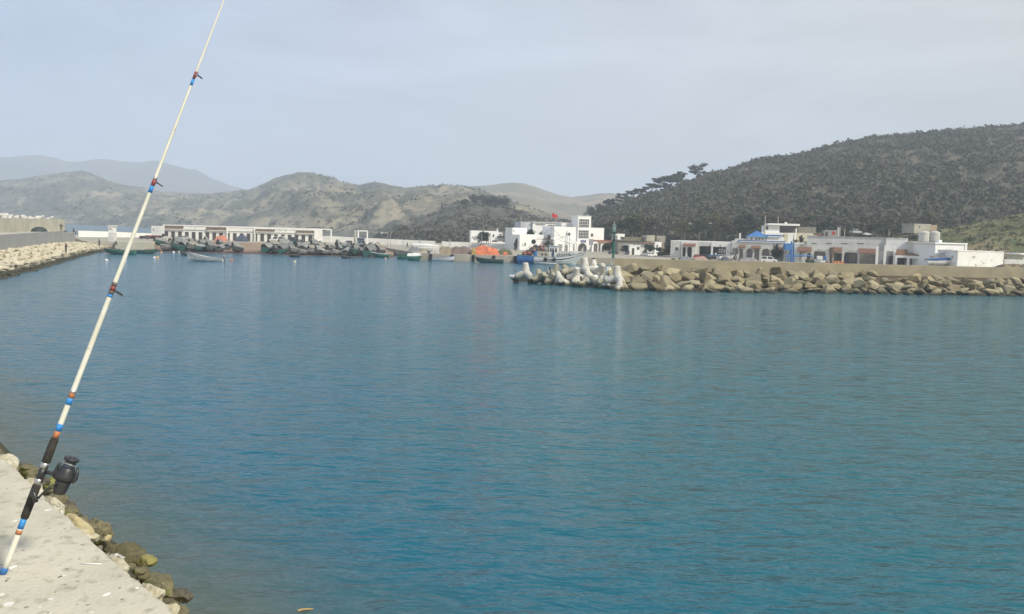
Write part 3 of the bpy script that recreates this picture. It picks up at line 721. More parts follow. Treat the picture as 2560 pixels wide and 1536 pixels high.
for j in range(7):
    s_ = .02+j*.165
    px = 1562-6*j
    while px < 2720:
        a, b = interp(WR, px), interp(WB, px)
        sc_ = rnd.uniform(.72, 1.45)*(1.08-.30*(px-1560)/1000)*(1.0 if j < 6 else .72)
        ss = s_+rnd.uniform(-.05, .05); q = at(px, 690, a+(b-a)*ss)
        q.z = -.55+2.75*ss+.10+rnd.uniform(-.1, .35)
        if n_ < 212:
            put_stone(tan_p[rnd.randrange(9)], q, sc_, 'tan boulder in the rock armour in front of the right breakwater wall', 'tan armour boulders of the right breakwater', (rnd.uniform(-.6, .6), rnd.uniform(-.6, .6), rnd.uniform(0, 6.28)))
            n_ += 1
        px += (1.75*sc_)*FPX/112*rnd.uniform(.78, 1.0)
print('right stones', n_, 'left', cnt)

# tetrapods
tet_m = mat('tetrapod_concrete', (.50, .485, .41), (.40, .385, .31), scale=.9, rough=.9, bump=.03, bscale=6, rand=.10, wet=(.5, (.07, .07, .04)), c3=(.74, .73, .70), s3=.8, lo3=.46, hi3=.54)
tet_d = mat('bare_tetrapod_concrete', (.34, .325, .25), (.27, .255, .195), scale=.9, rough=.9, bump=.03, bscale=6, rand=.10, wet=(.5, (.06, .06, .035)))
tet_w = mat('whitened_tetrapod_concrete', (.53, .52, .48), (.41, .39, .33), scale=.8, rough=.9, bump=.03, bscale=6, rand=.06, wet=(.4, (.10, .10, .06)), c3=(.42, .40, .32), s3=1.6, lo3=.60, hi3=.68)
def tetra(m):
    mb = MB()
    for d in ((0, 0, 1), (.943, 0, -.333), (-.471, .816, -.333), (-.471, -.816, -.333)):
        q = Vector(d).to_track_quat('Z', 'Y').to_matrix().to_4x4()
        mb.lathe([(.30, -.05), (.66, .12), (.60, .45), (.44, 1.30), (.42, 1.44), (.37, 1.52), (.26, 1.55), (.04, 1.56)], 16, q)
    return mb
tp = {m: tetra(None).build('tetrapod', m, smooth=True) for m in (tet_m, tet_d, tet_w)}
tl = [(1288, 690, 118.5, tet_m, 'small half sunk pale tetrapod, leftmost at the tip of the breakwater', .72), (1314, 678, 117, tet_w, 'tall white tetrapod standing upright near the left tip, its legs spread', 1.02),
      (1350, 688, 117, tet_d, 'bare olive grey tetrapod just right of the tall white left one', .9), (1374, 694, 116, tet_d, 'bare grey tetrapod at the waterline below the black stick', .86),
      (1388, 676, 121, tet_d, 'dull grey tetrapod in the back row left of centre', .85), (1400, 698, 115.2, tet_w, 'white tetrapod lying with two legs spread like a V at the waterline', .98),
      (1418, 676, 120.5, tet_d, 'bare rounded tetrapod in the back row behind the slanting white one', 1.0), (1440, 686, 115.5, tet_w, 'white slanting tetrapod leaning left in the middle of the heap', .92),
      (1437, 706, 113.3, tet_w, 'low white tetrapod in the front row, leg end towards the water', .85), (1462, 668, 118, tet_w, 'tallest white tetrapod rising above the middle of the heap', 1.12),
      (1458, 708, 112.6, tet_d, 'low grey tetrapod lying along the waterline in the front row', .85), (1478, 692, 114.5, tet_m, 'streaked tetrapod wedged right of the heap centre', .9),
      (1500, 676, 115.5, tet_w, 'white tetrapod tilted right with one arm towards the wall', 1.02), (1495, 704, 111.4, tet_d, 'bare olive tetrapod with a blunt leg facing the water', .95),
      (1520, 686, 114, tet_m, 'pale tetrapod tucked behind the rightmost upright one', .9), (1516, 706, 110.6, tet_m, 'low streaked tetrapod left of the rightmost base', .8),
      (1542, 690, 110, tet_w, 'tall stained tetrapod standing upright at the right end of the heap', 1.1), (1548, 716, 107.8, tet_w, 'broad white tetrapod base at the waterline, rightmost of the heap', .85),
      (1484, 665, 121.5, tet_m, 'pale tetrapod in the back row right of the tallest one', .85), (1334, 700, 117.5, tet_m, 'low pale tetrapod between the tall white one and the bare grey one', .7),
      (1418, 712, 114, tet_m, 'low pale tetrapod at the waterline below the slanting one', .7)]
used = set()
for i, (px, py, d, m, lab, s_) in enumerate(tl):
    if m in used: o = tp[m].copy(); C.objects.link(o)
    else: o = tp[m]; used.add(m)
    o.location = at(px, py+5, d); s_ *= .87; r_ = random.Random(40+i)
    up_ = 'upright' in lab or 'tallest' in lab or 'base' in lab
    o.rotation_euler = (r_.uniform(-.08, .08), r_.uniform(-.08, .08), r_.uniform(0, 6.28)) if up_ else (r_.uniform(-1.2, 1.2), r_.uniform(-1.2, 1.2), r_.uniform(0, 6.28))
    o.scale = (s_,)*3; tag(o, lab, 'tetrapod', 'tetrapods at the head of the right breakwater')
rows = []
for px in lin(1282, 1560, 14):
    wl = interp([(1280, 119), (1400, 116), (1500, 111), (1560, 106.5)], px); r = []
    for dd, z in ((-.5, -2), (1, -.5), (4, .5), (8, .5), (13, -1.5)):
        q = at(px, 690, wl+dd); r.append((q.x, q.y, z + .2*noise.noise(Vector((px*.05, dd, 0)))))
    rows.append(r)
o = MB().grid(rows).build('rubble_mound', core_m, smooth=True); tag(o, kind='structure')

# green beacon on the wall end
bc = empty('harbour_beacon', at(1533, 645, 120.6), 0, 'slim green harbour beacon with lantern cage on the breakwater wall end', 'beacon')
bc.location.z = 3.52
u = 120.6/FPX
MB().lathe([(.24, 0), (.24, .06), (.155, .08), (.155, 2.4), (.17, 2.42)], 12).build('post', greenp, bc, smooth=False)
MB().lathe([(.10, 2.42), (.10, 3.42), (.14, 3.45)], 10).build('mast', greenp, bc)
MB().lathe([(.30, 3.40), (.34, 3.45), (.34, 3.52), (.20, 3.55)], 14).build('platform', greenp, bc)
MB().box(.12, .45, -.3, .05, 2.5, 3.1).build('equipment_box', galv, bc, bevel=.02)
rail = MB()
for a in lin(0, 2*math.pi, 8)[:-1]: rail.chain([(.33*math.cos(a), .33*math.sin(a), 3.5), (.33*math.cos(a), .33*math.sin(a), 3.78)], .012, 5)
rail.chain([(.33*math.cos(a), .33*math.sin(a), 3.78) for a in lin(0, 2*math.pi, 16)], .014, 5)
rail.build('railing', greenp, bc)
cg = MB()
for a in lin(0, 2*math.pi, 6)[:-1]: cg.chain([(.23*math.cos(a), .23*math.sin(a), 3.55), (.23*math.cos(a), .23*math.sin(a), 4.45), (.05*math.cos(a), .05*math.sin(a), 4.62)], .024, 5)
cg.build('lantern_cage', mat('pale_green_paint', (.35, .48, .43)), bc)
MB().lathe([(.11, 3.55), (.12, 3.9), (.10, 4.2), (.04, 4.3)], 10).build('lantern', mat('lantern_glass', (.35, .45, .42), rough=.2), bc, smooth=True)
MB().lathe([(.06, 4.6), (.06, 4.8), (.03, 4.95)], 8).build('finial', galv, bc)

# ------------------------------------------------------------------ boats
ORD = ['', 'first', 'second', 'third', 'fourth', 'fifth', 'sixth', 'seventh', 'eighth', 'ninth', 'tenth', 'eleventh', 'twelfth', 'thirteenth', 'fourteenth', 'fifteenth', 'sixteenth', 'seventeenth', 'eighteenth', 'nineteenth', 'twentieth']
tarp_g = mat('grey_tarpaulin', (.25, .26, .25), (.16, .165, .16), scale=1.5, rough=.8, bump=.06, bscale=3, rand=.25)
tarp_b = mat('brown_grey_tarpaulin', (.27, .25, .21), (.18, .165, .135), scale=1.5, rough=.8, bump=.06, bscale=3, rand=.2)
tarp_s = mat('green_grey_tarpaulin', (.17, .20, .185), (.11, .135, .12), scale=1.5, rough=.8, bump=.06, bscale=3, rand=.2)
tarp_bl = mat('blue_grey_tarpaulin', (.09, .12, .18), (.07, .09, .14), scale=1.5, rough=.8, bump=.06, bscale=3)
hull_green = mat('green_hull', (.018, .11, .085), (.03, .085, .07), scale=1.4, rough=.6, rand=.3)
hull_dark = mat('dark_hull', (.075, .085, .085), (.045, .052, .052), scale=1.4, rough=.7, rand=.3)
hull_grey = mat('grey_hull', (.22, .225, .215), (.15, .155, .15), scale=1.2, rough=.7, rand=.2)
hull_white = mat('white_hull', (.68, .69, .68), (.56, .57, .56), scale=1.2, rough=.5)
inner_m = mat('boat_inside', (.16, .15, .125), (.11, .10, .085), scale=2)
def hull_rows(Ln, B, D, sheer=.35, n=12, inset=0., fl=0., bowp=2.1, stern=.82):
    rows = []
    for i in range(n+1):
        t = i/n; x = -Ln/2+Ln*t
        wd = B/2*(stern+(1-stern)*min(1, t*2.6))*(1-max(0, (t-.42)/.58)**bowp)
        zg = D+sheer*(t**2.2)+.05*(1-t)**2
        zk = 0+ (t**5)*D*.55
        wd = max(wd-inset, .015 if not inset else .006)
        x2 = x-inset*(1 if t > .5 else -1)
        xo = x2+.50*D*(t**4)
        rows.append((xo, x2, wd, zg, zk+fl))
    return rows
def sec(r, top=0.):
    xo, x, wd, zg, zk = r
    zg += top
    return [(xo, wd, zg), (xo*.3+x*.7, wd*.96, zk+(zg-zk)*.55), (x, wd*.70, zk+(zg-zk)*.18), (x, 0, zk), (x, -wd*.70, zk+(zg-zk)*.18), (xo*.3+x*.7, -wd*.96, zk+(zg-zk)*.55), (xo, -wd, zg)]
def make_boat(label, group, Ln=6., B=2.1, D=.85, hm=None, trim=None, inner=None, cover=None, motor=False, sheer=.35, seed=0, name='fishing_boat', cat='boat', ridge=.62, stripe=None):
    root = empty(name, (0, 0, 0), 0, label, cat, group)
    R1 = hull_rows(Ln, B, D, sheer); R2 = hull_rows(Ln, B, D, sheer, inset=.07, fl=.13)
    rows = [sec(a)+sec(b)[::-1] for a, b in zip(R1, R2)]
    mb = MB().grid(rows, close=True); k = len(rows[0])
    mb.f.append(list(range(k))[::-1]); mb.m.append(0)
    e = len(mb.v)-k; mb.f.append([e+i for i in range(k)]); mb.m.append(0)
    # transom between the two shells
    mb.add(sec(R1[0])[:], [list(range(7))]); mb.add([(p[0]+.07, p[1], p[2]) for p in sec(R1[0])], [list(range(7))])
    h = mb.build('hull', hm, root, smooth=False)
    tr = MB()
    for s_ in (1, -1): tr.chain([(r[0], s_*r[2], r[3]) for r in R1], .045, 6)
    tr.chain([(R1[0][0], R1[0][2], R1[0][3]), (R1[0][0], -R1[0][2], R1[0][3])], .04, 6)
    tr.build('gunwale', trim or hm, root)
    if stripe:
        tr = MB()
        for s_ in (1, -1): tr.chain([(r[0]*.6+r[1]*.4, s_*(r[2]*.985+.012), r[4]+(r[3]-r[4])*.74) for r in R1[:-1]], .035, 5)
        tr.build('rubbing_strake', stripe, root)
    if not cover:
        for t in (.25, .5, .72):
            r = R2[int(t*12)]; MB().box(r[1]-.12, r[1]+.12, -r[2], r[2], r[3]-.26, r[3]-.21).build('thwart', inner or inner_m, root)
        MB().add([(R2[i][1], s_*R2[i][2]*.66, R2[i][4]+.16) for i in range(1, 11) for s_ in (1, -1)], [(2*i, 2*i+1, 2*i+3, 2*i+2) for i in range(9)]).build('floorboards', inner or inner_m, root, fix=False)
    else:
        rr_ = random.Random(seed); rows = []
        pk = rr_.uniform(.35, .6)
        for i in range(0, 12):
            r = R1[i]; t = i/12; zr = r[3]+ridge*(1-((t-pk)/.75)**2)+.06*rr_.uniform(-1, 1)
            rows.append([(r[0]-.05, s_*(r[2]*wf+.07*(abs(s_) > .9)), r[3]+(zr-r[3])*zf+(.10 if wf > .99 else .13)+.03*rr_.uniform(-1, 1)) for s_, wf, zf in ((1, 1.02, 0), (1, .93, .09), (1, .6, .40), (1, .25, .76), (1, 0, 1), (-1, .25, .76), (-1, .6, .40), (-1, .93, .09), (-1, 1.02, 0))])
        MB().grid(rows).build('tarpaulin', cover, root, smooth=False, fix=False)
        MB().chain([(R1[2][0], R1[2][2]+.1, R1[2][3]-.12), (R1[2][0], 0, R1[2][3]+ridge*.92), (R1[2][0], -R1[2][2]-.1, R1[2][3]-.12)], .02, 5).build('lashing', inner_m, root)
    if motor:
        x = R1[0][1]-.12; z = R1[0][3]
        ob = MB().box(x-.20, x+.18, -.17, .17, z+.08, z+.52).build('outboard_motor', mat('motor_cowling', (.30, .30, .31)) if motor == 'grey' else darkmetal, root, bevel=.06)
        MB().chain([(x-.02, 0, z+.1), (x-.10, 0, z-.35), (x-.18, 0, z-.75)], [.09, .07, .06], 8).build('motor_leg', darkmetal, ob)
        MB().chain([(x-.34, 0, z-.72), (x-.02, 0, z-.72)], [.04, .08], 8).build('gear_case', darkmetal, ob)
    return root
def beach_z(d):
    s = (d-186)/68; return min(ZL, -.5+2.0*min(1, max(0, s)*1.05)**.9)
protos = [(make_boat(None, None, 6, 2.1, 1.0, hull_green, tarp_g, cover=tarp_g, seed=1, ridge=.8), 'grey tarp', 'green hull'),
          (make_boat(None, None, 5.6, 2.0, .95, hull_dark, hull_grey, cover=tarp_g, seed=2, ridge=.95), 'peaked grey tarp', 'dark hull'),
          (make_boat(None, None, 6.2, 2.1, 1.0, hull_grey, hull_dark, cover=tarp_b, seed=3, ridge=.8), 'brownish tarp', 'grey hull'),
          (make_boat(None, None, 5.8, 2.1, 1.0, hull_green, hull_grey, cover=tarp_s, seed=4, ridge=.7), 'greenish grey tarp', 'green hull'),
          (make_boat(None, None, 5.8, 2.0, .8, hull_dark, hull_grey, cover=tarp_g, seed=6, ridge=.55), 'low grey tarp', 'dark hull'),
          (make_boat(None, None, 5.6, 2.0, .8, hull_grey, hull_white, seed=5), None, 'grey hull')]
used = set()
def beach_row(pxs, d, cluster, row, zoff=0.):
    for i, px in enumerate(pxs):
        k = rnd.choice([0, 1, 2, 3, 4, 0, 1, 4, 5]) if px not in (885,) else 5
        root, cov, hl = protos[k]
        if k in used: o = copy_tree(root)
        else: o = root; used.add(k)
        dd = d+rnd.uniform(-1.8, 1.8); p = at(px, 620, dd)
        o.location = (p.x, p.y, beach_z(dd)+rnd.uniform(.0, .12)+zoff)
        o.rotation_euler = (rnd.uniform(-.10, .10), rnd.uniform(-.07, .0), -math.pi/2+rnd.uniform(-.24, .24)+rnd.choice([0, 0, math.pi]))
        s_ = rnd.uniform(.92, 1.12); o.scale = (s_*rnd.uniform(.78, .9), s_*rnd.uniform(.85, 1.0), s_*rnd.uniform(.95, 1.2))
        n = ORD[i+1]
        lab = (f'boat under {cov}' if cov else 'uncovered boat') + f', {hl}, {n} in {row} row, {cluster}'
        tag(o, lab, 'boat', 'fishing boats hauled out on the beach')
beach_row([414, 437, 462, 482, 501, 527, 551, 591], 205, 'left beach cluster', 'front')
beach_row([372, 420, 444, 478, 505, 537, 570], 216, 'left beach cluster', 'middle')
beach_row([398, 432, 489, 514, 549], 226, 'left beach cluster', 'back')
beach_row([669, 686, 710, 735, 758, 780, 798, 815, 840, 867, 886, 904, 925], 204, 'right beach cluster', 'front')
beach_row([665, 682, 698, 712, 724, 748, 762, 779, 801, 821, 847, 870, 890, 917, 934, 952], 213, 'right beach cluster', 'second')
beach_row([674, 704, 730, 770, 790, 812, 833, 858, 880, 906, 926, 944], 222, 'right beach cluster', 'third')
beach_row([690, 718, 742, 800, 845, 868], 231, 'right beach cluster', 'rearmost')

def put_boat(o, px, py, d, rz, z=None, dz=0):
    p = at(px, py, d) if z is None else on(px, py, z)
    o.location = (p.x, p.y, (z if z is not None else 0)+dz); o.rotation_euler = (0, 0, rz); return o
# afloat
def afloat(label, px0, px1, py, hm, trim, bow_right=False, B=1.9, D=.75, cover=None, motor=None, inner=None, sheer=.35, draft=.18, stripe=None, yaw=0.):
    d = on((px0+px1)/2, py, 0).y; Ln = (px1-px0)*d/FPX/math.cos(yaw)
    o = make_boat(label, 'boats afloat in the harbour', Ln, B, D, hm, trim, inner, cover, motor, sheer, seed=int(px0), stripe=stripe)
    p = at((px0+px1)/2, py, d+B*.4); o.location = (p.x, p.y, -draft); o.rotation_euler = (0, 0, (0 if bow_right else math.pi)+yaw)
    return o
skiff = afloat('slim white open skiff afloat, upswept bow left and outboard motor at its stern', 470, 558, 654, hull_white, mat('blue_grey_trim', (.10, .15, .20)), B=1.7, D=.72, motor='grey', inner=mat('pale_boat_inside', (.5, .5, .47)), sheer=1.05, stripe=mat('strake_dark', (.08, .10, .12)), draft=.12)
afloat('long low green boat moored at the left pier, partly behind the rod', 264, 338, 636.5, greenp, hull_grey, bow_right=False, D=.95, B=2.0)
afloat('green rowing boat with blue bundle inside, right of the fishing rod', 332, 392, 634.5, hull_green, hull_grey, bow_right=True, D=.85, B=1.9)
b = afloat('small square grey work boat behind the white skiff', 452, 486, 639.5, hull_grey, hull_dark, D=.8, B=1.8, sheer=.1)
afloat('small dark dinghy afloat before the right beach boats, left one', 723, 750, 643.5, hull_dark, hull_dark, D=.45, B=1.3, sheer=.15, draft=.1)
afloat('small dark dinghy afloat before the right beach boats, right one', 853, 878, 646.5, hull_dark, hull_dark, D=.45, B=1.3, sheer=.15, draft=.1)
afloat('green boat loaded with pale bundles at the corner of the quay', 932, 972, 644.5, greenp, hull_white, D=.95, B=1.9)
afloat('short dark green boat against the sloping quay wall', 994, 1019, 648, greenp, hull_dark, D=1.0, B=1.8, bow_right=True)
afloat('green boat with white deck moored at the quay corner', 1019, 1051, 651.5, greenp, hull_white, D=.95, B=1.9, cover=hull_white, bow_right=True)
afloat('white and blue boat with engine box moored along the quay', 1080, 1134, 653, hull_white, bluep, D=.8, B=1.9, sheer=.5, bow_right=True, stripe=bluep)
lb = afloat('long dark green boat with raised ends moored below the orange nets', 1191, 1259, 658, hull_green, hull_dark, D=.85, B=1.9, sheer=.5)
tn = afloat('low white tender lying alongside the blue and white trawler', 1336, 1392, 661.5, hull_white, mat('tender_trim', (.10, .16, .22)), D=.6, B=1.5, sheer=.3)
for px, py, c, lb_ in ((386, 645.5, hull_white, 'white round buoy left of the yellow one, right of the rod'), (394, 644.5, mat('yellow_buoy', (.65, .42, .12)), 'yellow round buoy floating right of the rod'), (579, 652.5, mat('rust_buoy', (.45, .20, .07)), 'rusty orange buoy right of the white skiff'),
                       (737, 656, mat('cream_buoy', (.62, .58, .42)), 'cream buoy floating alone below the right beach boats'), (964, 648, mat('pink_buoy', (.55, .36, .30)), 'pinkish buoy by the green boat at the quay corner'), (266, 652, hull_white, 'tiny white buoy left of the leaning rod'), (312, 654, hull_white, 'tiny white buoy just right of the rod above the second guide'),
                       (403, 632.5, mat('orange_buoy', (.6, .36, .16)), 'orange float close to the left beach'), (434, 632, hull_white, 'pale float close to the left beach'), (448, 631.5, mat('white_float', (.75, .73, .66)), 'white float beside the grey work boat')):
    p = on(px, py, 0); o = MB().lathe([(.05, -.22), (.24, -.12), (.30, .03), (.24, .18), (.10, .27), (.04, .33)], 12).build('buoy', c, smooth=True); o.location = p; tag(o, lb_, 'buoy', 'buoys afloat in the harbour')

# ------------------------------------------------------------------ the trawler
TD = 186.0; tu = TD/FPX
tp_ = at(1378, 660, TD+2.2)
tw = empty('trawler', (tp_.x, tp_.y, 0), 0, 'fishing trawler moored at the quay, white bow, blue stern, dark strake, nets aft', 'trawler')
def tx(px): return (px-1378)*tu
bow = [(1291, .80, 1.75), (1300, .88, 1.70), (1318, .97, 1.62), (1333.5, 1.0, 1.56), (1336, 1.0, 1.56), (1360, 1.0, 1.42), (1385, 1.0, 1.5), (1405, .95, 1.68), (1425, .80, 1.95), (1440, .58, 2.2), (1453, .30, 2.45), (1466, .03, 2.72)]
rows = []; mi = []
for px, wd, zg in bow:
    x = tx(px); w_ = 2.1*wd; t = max(0, (px-1400)/66)
    k = (px-1378)/88
    xk = x-2.6*t**1.5*.9
    r = []
    for wf, zf in ((1, 1), (.985, .72), (.93, .45), (.78, .12), (.45, -.28), (0, -.5), (-.45, -.28), (-.78, .12), (-.93, .45), (-.985, .72), (-1, 1)):
        fz = max(0, zf); r.append((xk+(x-xk)*fz, w_*wf*(1-.35*t*(1-fz)), zg*zf if zf > 0 else zf))
    rows.append(r)
mb = MB(); b0 = len(mb.v); n = 11
for r in rows: mb.v += r
for i in range(len(rows)-1):
    for k in range(n-1):
        mb.f.append([i*n+k, i*n+k+1, (i+1)*n+k+1, (i+1)*n+k]); mb.m.append(1 if bow[i+1][0] < 1335 else 0)
mb.f.append(list(range(n))); mb.m.append(1)
mb.build('hull', [hull_white, bluep], tw, fix=True)
dk = MB()
for i in range(len(rows)-1):
    a, b = rows[i], rows[i+1]; dk.add([(a[0][0], a[0][1]*.97, a[0][2]-.35), (a[-1][0], a[-1][1]*.97, a[-1][2]-.35), (b[-1][0], b[-1][1]*.97, b[-1][2]-.35), (b[0][0], b[0][1]*.97, b[0][2]-.35)], [(0, 1, 2, 3)])
dk.build('deck', mat('deck_planks', (.28, .26, .22)), tw, fix=False)
for s_ in (0, -1):
    MB().chain([r[s_] for r in rows], .06, 6).build('rail', mat('blue_grey_rail', (.20, .28, .36)), tw)
stk = MB()
for (pa, za, zb_) in ((0, 0, 0),):
    top = [(r[-2][0], r[-2][1]*1.0-.02, r[-2][2]*1.02) for r in rows[5:-2]]; bot = [(r[-3][0], r[-3][1]*1.0-.03, r[-3][2]*1.30) for r in rows[5:-2]]
    for i in range(len(top)-1): stk.add([top[i], top[i+1], bot[i+1], bot[i], (top[i][0], top[i][1]-.05, top[i][2]), (top[i+1][0], top[i+1][1]-.05, top[i+1][2]), (bot[i+1][0], bot[i+1][1]-.05, bot[i+1][2]), (bot[i][0], bot[i][1]-.05, bot[i][2])], [(4, 5, 6, 7), (0, 1, 5, 4), (3, 2, 6, 7), (0, 3, 7, 4), (1, 2, 6, 5)])
stk.build('strake', mat('dark_strake', (.025, .04, .055)), tw)
wh = MB().box(tx(1371), tx(1393), -1.0, 1.0, 1.1, 3.75).build('wheelhouse', hull_white, tw, bevel=.05)
MB().box(tx(1370), tx(1394), -1.15, 1.15, 3.75, 3.87).build('roof', mat('pale_blue_roof', (.45, .55, .60)), wh)
for x in (1373.5, 1379, 1386.5): MB().box(tx(x), tx(x+4), -1.03, -1.0, 2.55, 3.35).build('window', darkglass, wh)
MB().box(tx(1380), tx(1384), -1.04, -1.0, 1.3, 3.0).build('door', darkmetal, wh)
cb = MB().box(tx(1340), tx(1371), -1.2, 1.2, 1.0, 2.75).build('deckhouse', mat('beige_deckhouse', (.42, .40, .34)), tw, bevel=.05)
for x in (1354, 1363):
    f_ = MB().lathe([(.22, 0), (.24, .03), (.16, .05)], 14, Matrix.Translation((tx(x), -1.2, 2.0)) @ Matrix.Rotation(math.pi/2, 4, 'X')).build('porthole', darkglass, cb)
MB().box(tx(1338), tx(1372), -1.25, 1.25, 2.75, 2.85).build('roof', mat('red_brown_roof', (.22, .10, .08)), cb)
fc = MB().box(tx(1393), tx(1432), -1.25, 1.25, 1.15, 2.35).build('fore_cabin', mat('dark_cabin', (.30, .31, .31)), tw, bevel=.05)
bl = MB()
for px in lin(1394, 1442, 8): bl.chain([(tx(px), -1.9+.9*max(0, (px-1405)/40)**2, 1.4+.014*(px-1394)), (tx(px), -1.9+.9*max(0, (px-1405)/40)**2, 2.75)], .045, 5)
bl.chain([(tx(px), -1.9+.9*max(0, (px-1405)/40)**2, 2.75) for px in lin(1394, 1442, 8)], .05, 5)
bl.build('guard_rail', hull_white, tw)
MB().box(tx(1434), tx(1444), -.7, .7, 1.7, 2.9).build('bow_locker', hull_white, tw, bevel=.04)
ms = MB().chain([(tx(1375), 0, 3.8), (tx(1375.5), 0, 7.9)], [.07, .05], 8).chain([(tx(1375), 0, 4.9), (tx(1345), .2, 5.2)], .04, 5).chain([(tx(1375), 0, 4.6), (tx(1411), 0, 5.9)], .04, 5).build('mast', galv, tw)
rg = MB()
for a, b in (((1310, -.3, 1.9), (1332, 0, 5.1)), ((1332, 0, 5.1), (1375, 0, 5.3)), ((1310, .4, 1.9), (1334, 0, 4.4)), ((1375, 0, 7.7), (1440, 0, 2.9)), ((1375, 0, 6.2), (1416, 0, 5.7)), ((1416, 0, 5.6), (1442, 0, 4.4)), ((1334, 0, 5.0), (1334, 0, 2.8)), ((1375, 0, 7.6), (1300, 0, 2.0))):
    rg.chain([(tx(a[0]), a[1], a[2]), (tx(b[0]), b[1], b[2])], .022, 4)
rg.build('rigging', darkmetal, tw)
gm = MB()
for px in (1411, 1416, 1424): gm.chain([(tx(px), .4, 2.2), (tx(px*.8+1416*.2), 0, 5.9)], .05, 5)
for z in lin(2.7, 5.4, 6): gm.chain([(tx(1412+(z-2.7)*.9), .2, z), (tx(1423-(z-2.7)*1.6), .2, z)], .035, 5)
gm.chain([(tx(1399), 0, 5.0), (tx(1434), 0, 4.3)], .06, 6)
gm.build('gantry', galv, tw)
MB().lathe([(.14, 5.9), (.16, 6.0), (.10, 6.25), (.1, 7.1)], 8, Matrix.Translation((tx(1416), 0, 0))).build('radar', hull_white, tw)
pw = MB().lathe([(.35, -.2), (.5, -.12), (.28, 0), (.5, .12), (.35, .2)], 14, Matrix.Translation((tx(1332), -.3, 4.6)) @ Matrix.Rotation(math.pi/2, 4, 'X')).build('net_winch', darkmetal, tw)
nm = MB()
for px, z, r_, in ((1312, 2.0, .75), (1322, 2.3, .9), (1332, 2.9, .95), (1343, 3.1, .8), (1352, 3.2, .7), (1338, 3.6, .6)):
    v = []
    nm.lathe([(r_*math.cos(a)*(1+.2*noise.noise(Vector((px, a*2, z)))), r_*.75*math.sin(a)) for a in lin(-1.4, 1.4, 7)], 10, Matrix.Translation((tx(px), -.1, z)))
nm.build('net_heap', mat('net_heap', (.14, .12, .10), (.09, .08, .07), scale=2, bump=.1, bscale=4, c3=(.32, .10, .07), s3=1.5, lo3=.55, hi3=.6), tw)
for px, z, m_ in ((1348, 3.75, redp), (1358, 3.75, redp), (1342, 3.9, hull_white), (1354, 3.3, mat('pink_float', (.55, .30, .28)))):
    MB().lathe([(.05, -.2), (.2, -.12), (.24, 0), (.2, .12), (.05, .2)], 10, Matrix.Translation((tx(px), -.7, z))).build('net_float', m_, tw, smooth=True)
MB().lathe([(.36, 0), (.38, .05), (.38, 1.2), (.34, 1.3)], 14, Matrix.Translation((tx(1337), -1.2, 1.35))).build('barrel', bluep, tw)
ty = MB(); c_ = Vector((tx(1362), -2.28, .98)); ty.chain([(c_.x+.30*math.cos(a), c_.y, c_.z+.30*math.sin(a)) for a in lin(0, 2*math.pi, 16)], .12, 7); ty.build('tyre_fender', rubber, tw)
ty = MB(); c_ = Vector((tx(1384), -2.28, 1.0)); ty.chain([(c_.x+.28*math.cos(a), c_.y, c_.z+.28*math.sin(a)) for a in lin(0, 2*math.pi, 16)], .11, 7); ty.build('tyre_fender', rubber, tw)
ty = MB(); c_ = Vector((tx(1428), -1.75, 2.5)); ty.chain([(c_.x+.30*math.cos(a), c_.y, c_.z+.30*math.sin(a)) for a in lin(0, 2*math.pi, 16)], .10, 7); ty.build('lifebuoy', hull_white, tw)

# ------------------------------------------------------------------ on the quay: nets, fenders
def mound(name, label, cat, px0, px1, d, dep, hgt, m, seed=0, z=ZL, power=.55, group=None, py=630, tilt=0):
    a = at(px0, py, d); b = at(px1, py, d); cx, cy = (a.x+b.x)/2, d+dep/2; hw = (b.x-a.x)/2
    rows = []
    for i in range(14):
        v = -1+2*i/13; r = []
        for k in range(30):
            u = -1+2*k/29
            e = max(0, (1-abs(u)**3)*(1-v*v))**power
            q = noise.fractal(Vector((u*hw*.7+seed, v*dep*.5, seed)), 1, 2, 3)
            r.append((u*hw, v*dep/2, e*hgt*(1+.28*q+tilt*u)-.02))
        rows.append(r)
    o = MB().grid(rows).build(name, m, smooth=True); o.location = (cx, cy, z)
    return tag(o, label, cat, group)
mound('net_pile', 'long brown and grey net pile on the quay left of the orange one', 'nets', 1118, 1183, 192, 5, 1.55, mat('brown_mauve_net', (.19, .135, .115), (.14, .11, .10), scale=.7, bump=.06, bscale=5), 3, group='fishing nets heaped on the quay')
mound('net_pile', 'tan net pile at the left end of the quay heaps, beside the white hull', 'nets', 1092, 1132, 192, 4.5, 1.5, mat('tan_net', (.28, .23, .16), (.20, .165, .12), scale=.8, bump=.06, bscale=5), 5, group='fishing nets heaped on the quay')
mound('net_pile', 'big bright orange net pile on the quay edge', 'nets', 1180, 1248, 192, 5, 1.75, orange, 8, tilt=-.18, group='fishing nets heaped on the quay')
mound('net_pile', 'small orange net bundle right of the big orange pile', 'nets', 1257, 1269, 192, 1.2, .75, orange, 9, group='fishing nets heaped on the quay')
mound('net_pile', 'yellowish rope heap at the left end of the orange pile', 'nets', 1178, 1190, 191, 1.5, 1.5, mat('yellow_rope', (.38, .28, .09), (.28, .2, .07), scale=3, bump=.05), 10, group='fishing nets heaped on the quay')
mound('net_pile', 'dark olive net heap between orange bundle and big orange pile', 'nets', 1242, 1282, 196, 4, 1.15, mat('olive_net', (.09, .095, .06), (.12, .105, .06), scale=2, bump=.05), 12, group='fishing nets heaped on the quay')
mound('net_pile', 'grey net heap near the walking person at the quay ramp', 'nets', 1020, 1048, 203, 4, 1.1, mat('blue_grey_net', (.14, .155, .18), (.2, .2, .19), scale=2, bump=.05), 13, group='fishing nets heaped on the quay')
